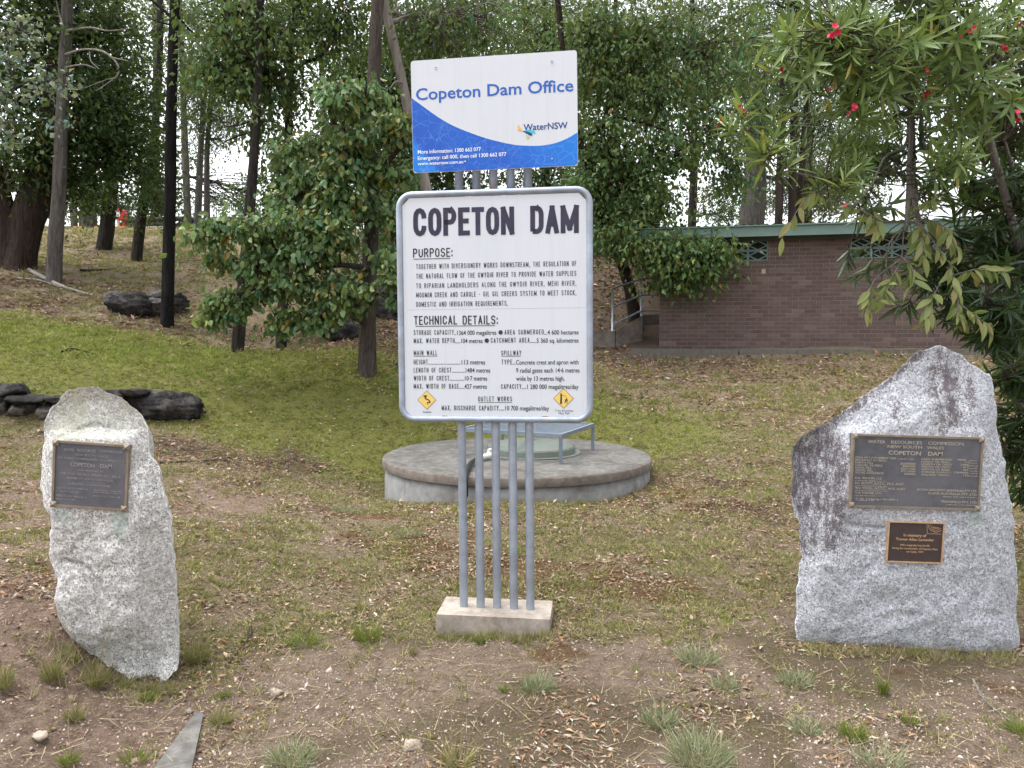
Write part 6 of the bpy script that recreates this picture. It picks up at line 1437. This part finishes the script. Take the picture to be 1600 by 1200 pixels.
# ================================================================== GROUND COVER
rg = np.random.default_rng(21)
def scatter(n_, y0, y1, power, xr=.78):
    """points in front of the camera, thinner with distance"""
    t = rg.random(n_); p_ = 2 - power
    y = (y0 ** p_ + t * (y1 ** p_ - y0 ** p_)) ** (1 / p_) if abs(p_) > 1e-6 else y0 * (y1 / y0) ** t
    x = (rg.random(n_) * 2 - 1) * xr * y
    return x, y
def clear(x, y):
    k = (x - TC[0]) ** 2 + (y - TC[1]) ** 2 > (TR + .01) ** 2
    u = (x - BA[0]) * BU[0] + (y - BA[1]) * BU[1]; n_ = (x - BA[0]) * BN[0] + (y - BA[1]) * BN[1]
    k &= ~((u > -.7) & (n_ < .45) & (n_ > -6))
    sx = (x - S0[0]) * bd.U[0] + (y - S0[1]) * bd.U[1]; sy = (x - S0[0]) * bd.N[0] + (y - S0[1]) * bd.N[1]
    k &= ~((np.abs(sx) < .38) & (np.abs(sy) < .17))
    return k & (y < 30.3)
GP = np.array([(.17, .19, .045), (.23, .23, .07), (.28, .25, .105), (.12, .155, .035), (.32, .275, .15)])
GG = np.array([(.18, .21, .04), (.235, .255, .062), (.275, .275, .095), (.135, .175, .034)])
GD_ = np.array([(.31, .25, .16), (.26, .21, .125), (.37, .31, .21), (.20, .17, .08)])
def grass(n_, y0, y1, power, L, Wd, per, name, label):
    """little tussocks: each a few blades leaning out from one root"""
    x, y = scatter(n_, y0, y1, power); k = clear(x, y); x, y = x[k], y[k]
    so, mo, cl, gr, li = masks(x, y)
    patch = noise2(x, y, .45, 3, 7)
    dens = np.clip(.10 + 1.2 * sstep(.38, .62, patch) + .7 * gr, 0, 1) * (1 - .9 * so) * (1 - .8 * li)
    k = rg.random(len(x)) < dens; x, y, gr = x[k], y[k], gr[k]; nc = len(x)
    kind_ = rg.random(nc); tone = rg.uniform(.7, 1.3, nc)
    base_c = np.where((kind_ < .30 * (1 - .7 * gr) + np.where(y > 13, .15, 0) * (1 - gr))[:, None], pick_cols(nc, GD_, rg, .1), np.where((rg.random(nc) < gr)[:, None], pick_cols(nc, GG, rg, .1), pick_cols(nc, GP, rg, .1))) * tone[:, None]
    X = np.repeat(x, per); Yv = np.repeat(y, per); m = len(X); sc = (1 + .03 * (Yv - 6)).clip(.8, 1.8)
    a = rg.random(m) * 2 * np.pi; r_ = rg.random(m) * L * .45 * sc
    X = X + np.cos(a) * r_; Yv = Yv + np.sin(a) * r_; z = np.repeat(gh(x, y), per)
    d = np.stack([np.cos(a), np.sin(a), rg.uniform(.25, 1.5, m)], 1) + rg.normal(size=(m, 3)) * .25
    size = np.repeat(rg.uniform(.5, 1.35, nc), per)
    g = Geo(); add_leaves(g, np.stack([X, Yv, z - .004], 1), d, rnd_dirs(m, rg), L * size * rg.uniform(.6, 1.2, m) * sc, Wd * sc * rg.uniform(.7, 1.3, m), np.repeat(base_c, per, 0) * rg.uniform(.75, 1.25, (m, 1)), kind='blade', bend=.2)
    o = g.build(name, m_grass, None, False, colors=True); tag(o, label, 'grass', kind='stuff')
grass(92000, 3.4, 14, 1.35, .045, .0076, 8, 'short_grass', 'short yellow-green grass over the middle ground')
grass(52000, 11.5, 30.2, .9, .075, .013, 8, 'dry_grass', 'dry and green grass over the slope and hillside')
LP = np.array([(.25, .15, .09), (.33, .235, .165), (.14, .09, .06), (.42, .33, .25), (.27, .14, .07), (.09, .06, .048)])
def litter(n_, y0, y1, power, L, name, label, amt):
    x, y = scatter(n_, y0, y1, power); k = clear(x, y); x, y = x[k], y[k]
    so, mo, cl, gr, li = masks(x, y)
    pt = noise2(x, y, .4, 3, 11)
    dens = np.clip(amt * sstep(.47, .66, pt) * (1 - .75 * gr) * (1 - .55 * so * (y < 4.3)) + .95 * li, 0, 1)
    k = rg.random(len(x)) < dens; x, y, li, so = x[k], y[k], li[k], so[k]; m = len(x); z = gh(x, y)
    sc = (1 + .06 * (y - 6)).clip(.55, 1.8)
    col = pick_cols(m, LP, rg, .3); pale = rg.random(m) < .10 * (1 - li); col[pale] = np.array([.46, .40, .35]) * rg.uniform(.7, 1.1, (pale.sum(), 1))
    d = rg.normal(size=(m, 3)); d[:, 2] *= .22; nn = rg.normal(size=(m, 3)) * .35; nn[:, 2] += 1
    Lr = L * rg.uniform(.5, 1.4, m) * sc
    g = Geo(); add_leaves(g, np.stack([x, y, z + .004 + rg.random(m) * .012], 1), d, nn, Lr, Lr * rg.uniform(.18, .45, m), col, .18, 'rhomb', .12)
    o = g.build(name, m_litter, None, False, colors=True); tag(o, label, 'leaf litter', kind='stuff')
litter(120000, 3.2, 13, 1.35, .045, 'leaf_litter', 'fallen dry leaves scattered over grass and soil', .75)
litter(130000, 11, 30, 1.0, .070, 'brown_leaf_litter', 'brown fallen leaves covering the banks and hillside', .8)
# crumbs of bark, twig and leaf everywhere
x, y = scatter(230000, 3.0, 14.5, 1.45); k = clear(x, y); x, y = x[k], y[k]; so, mo, cl, gr, li = masks(x, y)
k = rg.random(len(x)) < (.25 + .75 * sstep(.3, .6, noise2(x, y, .3, 3, 23))) * (1 - .75 * gr) * (1 - .35 * so); x, y, so = x[k], y[k], so[k]; m = len(x)
d = rg.normal(size=(m, 3)); d[:, 2] *= .3; nn = rg.normal(size=(m, 3)) * .5; nn[:, 2] += 1
Lr = .023 * np.exp(rg.normal(size=m) * .4) * (.35 + .115 * y).clip(.7, 1.7) * np.where(so > .5, .55, 1.0)
col = pick_cols(m, np.array([(.44, .36, .28), (.065, .05, .04), (.30, .20, .13), (.38, .29, .21), (.12, .09, .068), (.22, .135, .08)]), rg, .25)
g = Geo(); add_leaves(g, np.stack([x, y, gh(x, y) + .002 + rg.random(m) * .008], 1), d, nn, Lr, Lr * rg.uniform(.15, .5, m), col, .2, 'rhomb', .1)
tag(g.build('ground_debris', m_litter, None, False, colors=True), 'fine crumbs of bark and leaf strewn over the ground', 'leaf litter', kind='stuff')
# small gravel
x, y = scatter(34000, 3.0, 8.5, 1.9); so, mo, cl, gr, li = masks(x, y)
k = (rg.random(len(x)) < (.10 + .9 * so) * (.25 + .75 * sstep(.35, .65, noise2(x, y, .5, 3, 15))) * (1 - .55 * mo)) & clear(x, y); x, y = x[k], y[k]; m = len(x); z = gh(x, y)
oct_ = np.array([(1, 0, 0), (0, 1, 0), (-1, 0, 0), (0, -1, 0), (0, 0, .8), (0, 0, -.8)]); of = np.array([[0, 1, 4], [1, 2, 4], [2, 3, 4], [3, 0, 4], [1, 0, 5], [2, 1, 5], [3, 2, 5], [0, 3, 5]])
r = .0042 * np.exp(rg.normal(size=m) * .45); V = np.stack([x, y, z], 1)[:, None, :] + (oct_[None] + rg.normal(size=(m, 6, 3)) * .25) * r[:, None, None]
col = pick_cols(m, [(.38, .30, .24), (.28, .21, .16), (.46, .39, .33), (.20, .155, .125), (.54, .47, .41)], rg, .2)
g = Geo(); g.add(V.reshape(-1, 3), (np.arange(m)[:, None, None] * 6 + of[None]).reshape(-1, 3), np.repeat(col, 6, 0))
tag(g.build('gravel', m_litter, None, True, colors=True), 'small pale pebbles strewn over the bare soil', 'gravel', kind='stuff')
# clods of red clay on the left
x, y = scatter(16000, 3.1, 6.0, 1.8); so, mo, cl, gr, li = masks(x, y)
k = (rg.random(len(x)) < cl * sstep(.3, .6, noise2(x, y, .6, 2, 19))) & (x < -1.5); x, y = x[k], y[k]; m = len(x); z = gh(x, y)
r = .008 * np.exp(rg.normal(size=m) * .45); V = np.stack([x, y, z], 1)[:, None, :] + (oct_[None] * np.array([1, 1, .75]) + rg.normal(size=(m, 6, 3)) * .3) * r[:, None, None]
col = pick_cols(m, [(.22, .15, .115), (.30, .22, .17), (.17, .115, .088), (.34, .265, .21)], rg, .2)
g = Geo(); g.add(V.reshape(-1, 3), (np.arange(m)[:, None, None] * 6 + of[None]).reshape(-1, 3), np.repeat(col, 6, 0))
tag(g.build('clay_clods', m_litter, None, True, colors=True), 'crumbled red-brown clay clods around the left granite stone', 'soil', kind='stuff')
# straws: long dead grass stems lying about
x, y = scatter(5000, 3.2, 10, 1.5); k = clear(x, y); x, y = x[k], y[k]; m = len(x); z = gh(x, y); d = rg.normal(size=(m, 3)); d[:, 2] = np.abs(d[:, 2]) * .12
g = Geo(); add_leaves(g, np.stack([x, y, z + .006], 1), d, np.tile([0, 0, 1.0], (m, 1)) + rg.normal(size=(m, 3)) * .2, rg.uniform(.05, .22, m), .0035, pick_cols(m, GD_ * 1.2, rg, .2), kind='blade', bend=.03)
tag(g.build('dead_stalks', m_grass, None, False, colors=True), 'thin dead grass stalks lying over soil and grass', 'grass', kind='stuff')
# grass added around the feet of things to deepen their contact shadows
ex, ey = [], []
for t in rg.uniform(0, 2 * np.pi, 900): r_ = TR + abs(rg.normal()) * .07 + .02; ex.append(TC[0] + r_ * math.cos(t)); ey.append(TC[1] + r_ * math.sin(t))
for px0, py0, px1, py1, Yb, n_ in ((93, 968, 215, 1060, 4.12, 90), (215, 1060, 279, 1050, 4.08, 70), (1246, 1000, 1590, 1022, 4.44, 220)):
    for t in rg.random(n_):
        q = P(px0 + (px1 - px0) * t, py0 + (py1 - py0) * t, Yb); ex.append(q[0] + rg.normal() * .02); ey.append(q[1] - abs(rg.normal()) * .05)
for t in rg.uniform(-.42, .42, 160): q = bd.w(t, 0, .18 + abs(rg.normal()) * .04); ex.append(q[0]); ey.append(q[1])
ex, ey = np.array(ex), np.array(ey); per = 10; nC = len(ex); ez = gh(ex, ey)
X = np.repeat(ex, per) + rg.normal(size=nC * per) * .012; Yv = np.repeat(ey, per) + rg.normal(size=nC * per) * .012
d = rg.normal(size=(nC * per, 3)) * .5; d[:, 2] = np.abs(d[:, 2]) + .5; cc_ = np.where((rg.random(nC) < .5)[:, None], pick_cols(nC, GP, rg, .2), pick_cols(nC, GD_, rg, .2))
g = Geo(); add_leaves(g, np.stack([X, Yv, np.repeat(ez, per) - .005], 1), d, rnd_dirs(nC * per, rg), np.repeat(rg.uniform(.02, .085, nC), per) * rg.uniform(.5, 1.2, nC * per), .005, np.repeat(cc_, per, 0), kind='blade', bend=.2)
tag(g.build('contact_shadow_grass', m_grass, None, False, colors=True), 'thin grass added at the feet of stones, block and tank for contact shadow', 'grass', kind='stuff')
# tufts that stand out one by one
def tuft(px, py, w_px, h_px, pal, label, seed, n_=90, tall=0, flatness=.5):
    rn = np.random.default_rng(seed); q = on_ground(px, py); k = q[1] / 1200; q[2] = gz(q[0], q[1])
    n_ = int(n_ * rn.uniform(1.3, 1.9)); low = pal is TG; n_ = int(n_ * (1.6 if low else 1)); R = w_px * k / 2 * rn.uniform(.9, 1.25); H = h_px * k * rn.uniform(.6, .95) * (.6 if low else 1); a = rn.random(n_) * 2 * np.pi; rr = np.sqrt(rn.random(n_)) * R * (.85 if low else .45)
    b = np.stack([q[0] + rr * np.cos(a), q[1] + rr * np.sin(a), np.full(n_, q[2] - .005)], 1)
    d = np.stack([np.cos(a) * R * .62, np.sin(a) * R * .62, np.full(n_, H) * rn.uniform(.45, 1.0, n_)], 1) + rn.normal(size=(n_, 3)) * R * .28
    d[:, 2] = np.maximum(d[:, 2], .01)
    if low: d = d * np.array([.55, .55, 1.0]) + rn.normal(size=(n_, 3)) * R * .25
    d[:, 2] = np.maximum(d[:, 2], .008); L = np.linalg.norm(d, axis=1)
    g = Geo(); c = pick_cols(n_, pal, rn, .25)
    add_leaves(g, b, d, rnd_dirs(n_, rn), L * rn.uniform(.6, 1.1, n_), .0030 + .0012 * rn.random(n_), c, .2, 'lance', .18)
    for s_ in range(tall):
        e = b[s_] + np.array([rn.normal() * .10, rn.normal() * .06, rn.uniform(.25, .48)]); m_ = (b[s_] + e) / 2 + rn.normal(size=3) * .02
        g.tube(curve(np.array([b[s_], m_, e]), 6), np.linspace(.0016, .0008, 6), 4, False, col=(.34, .27, .16))
    o = g.build('grass_tuft', m_grass, None, False, org=q, colors=True); o.location = [float(v) for v in q]
    tag(o, label, 'grass tuft', 'grass tufts on the bare soil')
TD = [(.27, .22, .10), (.20, .19, .075), (.33, .28, .15), (.14, .16, .05)]; TG = [(.19, .225, .12), (.25, .275, .17), (.30, .31, .21), (.15, .185, .08), (.33, .29, .19)]; TY = [(.15, .18, .04), (.20, .22, .06), (.11, .15, .03)]
for k, a in enumerate(((308, 1040, 44, 60, TD, 'dry grass tuft with tall stalks touching the right foot of the left granite stone', 150, 6), (148, 1078, 42, 56, TD, 'dry grass tuft with tall stalks below the left granite stone, nearest to it', 140, 6), (82, 1070, 36, 46, TD, 'dry grass tuft with stalks left of the left granite stone foot', 120, 5), (6, 1082, 46, 46, TD, 'dry grass tuft cut by the left picture edge', 130, 6),
        (474, 1008, 52, 28, TY, 'bright green tuft on dark soil left of the concrete block', 110, 0), (574, 1004, 46, 46, TY, 'yellow-green tuft just left of the concrete block', 120, 3), (645, 1026, 16, 26, TD, 'small dry tuft below the left corner of the concrete block', 40, 1), (750, 1008, 22, 26, TY, 'small tuft against the front of the concrete block', 60, 0),
        (840, 1078, 48, 36, TG, 'grey-green tuft on bare soil below and right of the concrete block', 130, 0), (788, 1084, 20, 14, TY, 'tiny bright tuft on bare soil straight below the posts', 40, 0), (1090, 1036, 50, 34, TG, 'round grey-green tuft nearest left of the right stone, upper of the column', 140, 0), (1130, 1076, 44, 28, TG, 'round grey-green tuft below the upper tuft left of the right stone', 120, 0), (1241, 1070, 48, 32, TG, 'grey-green tuft straight below the left foot of the right stone', 130, 0),
        (1030, 1132, 56, 38, TG, 'broad grey-green tuft in the lower right half, left of the biggest', 150, 0), (1092, 1186, 92, 50, TG, 'largest grey-green tuft at the bottom edge of the lower right half', 230, 0), (1260, 1140, 42, 30, TG, 'grey-green tuft in the middle of the lower right soil', 110, 0), (1332, 1158, 56, 34, TY, 'loose yellow-green tuft right of the middle of the lower right soil', 100, 0), (1380, 1085, 22, 36, TY, 'upright thin tuft below the small plaque', 60, 2),
        (1375, 1200, 70, 26, TG, 'wide low grey-green tuft on the bottom edge below the right stone', 120, 0), (715, 1200, 60, 50, TD, 'dry straggly tuft on the bottom edge below the concrete block', 110, 3), (345, 1134, 40, 34, TD, 'dry tuft right of the concrete strip', 100, 1), (456, 1192, 64, 36, TG, 'leafy green tuft on the bottom edge right of the concrete strip', 140, 1), (350, 1092, 24, 18, TY, 'little green tuft above the tip of the concrete strip', 50, 0),
        (210, 1195, 46, 26, TY, 'small green tuft left of the concrete strip', 80, 0), (110, 1200, 36, 30, TY, 'green tuft on the clay at the bottom left', 80, 1), (1595, 1150, 50, 30, TY, 'bright tuft cut by the right picture edge', 90, 0), (1420, 1135, 30, 26, TY, 'sparse tuft in the lower right corner soil', 50, 1), (230, 1095, 30, 20, TY, 'low green tuft under the tip of the left granite stone', 60, 0), (116, 1128, 36, 30, TD, 'straw-coloured tuft on red clay below the left stone', 80, 2), (1002, 700, 20, 30, TD, 'thin dry tuft beyond the right rim of the round tank', 30, 2), (540, 800, 40, 14, TG, 'low grey-green tuft left of the round tank', 90, 0), (640, 835, 44, 14, TG, 'low grey-green tuft in front of the round tank', 90, 0))):
    tuft(*a[:6], 300 + k, a[6], a[7])
# fallen sticks
def stick(pts, w0, mat, label):
    q = np.array([on_ground(*p_) for p_ in pts]); q[:, 2] = gh(q[:, 0], q[:, 1]) + w0 * .8; c = curve(q, 18); c[:, 2] = np.maximum(c[:, 2], gh(c[:, 0], c[:, 1]) + w0 * .4)
    o = Geo().tube(c, np.linspace(w0, w0 * .45, 18), 7, True, .3).build('fallen_branch', mat, None, True, org=q[0]); o.location = [float(v) for v in q[0]]
    tag(o, label, 'fallen branch')
stick([(45, 425), (85, 445), (120, 458), (146, 464)], .05, BARKS['dead'], 'long pale fallen branch beside the foot of the straight grey tree')
stick([(25, 437), (60, 440), (95, 450)], .03, BARKS['dead'], 'thin pale fallen branch under the massive dark fluted trunk')
stick([(97, 552), (115, 548), (150, 556)], .022, BARKS['black'], 'thin black stick on the green grass at left')
stick([(392, 985), (388, 1005), (372, 1025), (358, 1040)], .011, BARKS['twig'], 'crooked brown stick right of the left granite stone')
stick([(1520, 1066), (1535, 1095), (1560, 1118), (1590, 1140)], .006, BARKS['dead'], 'thin pale stick on the soil below the right corner of the right stone')
stick([(250, 727), (310, 722), (360, 722)], .012, BARKS['dark'], 'dark root-like stick in the grass right of the left granite stone')
stick([(125, 424), (150, 424), (180, 421)], .03, BARKS['dark'], 'dark fallen branch on the slope behind the straight grey tree')
stick([(173, 463), (183, 485), (190, 502)], .022, BARKS['dead'], 'pale stick leaning on the black slope boulder')
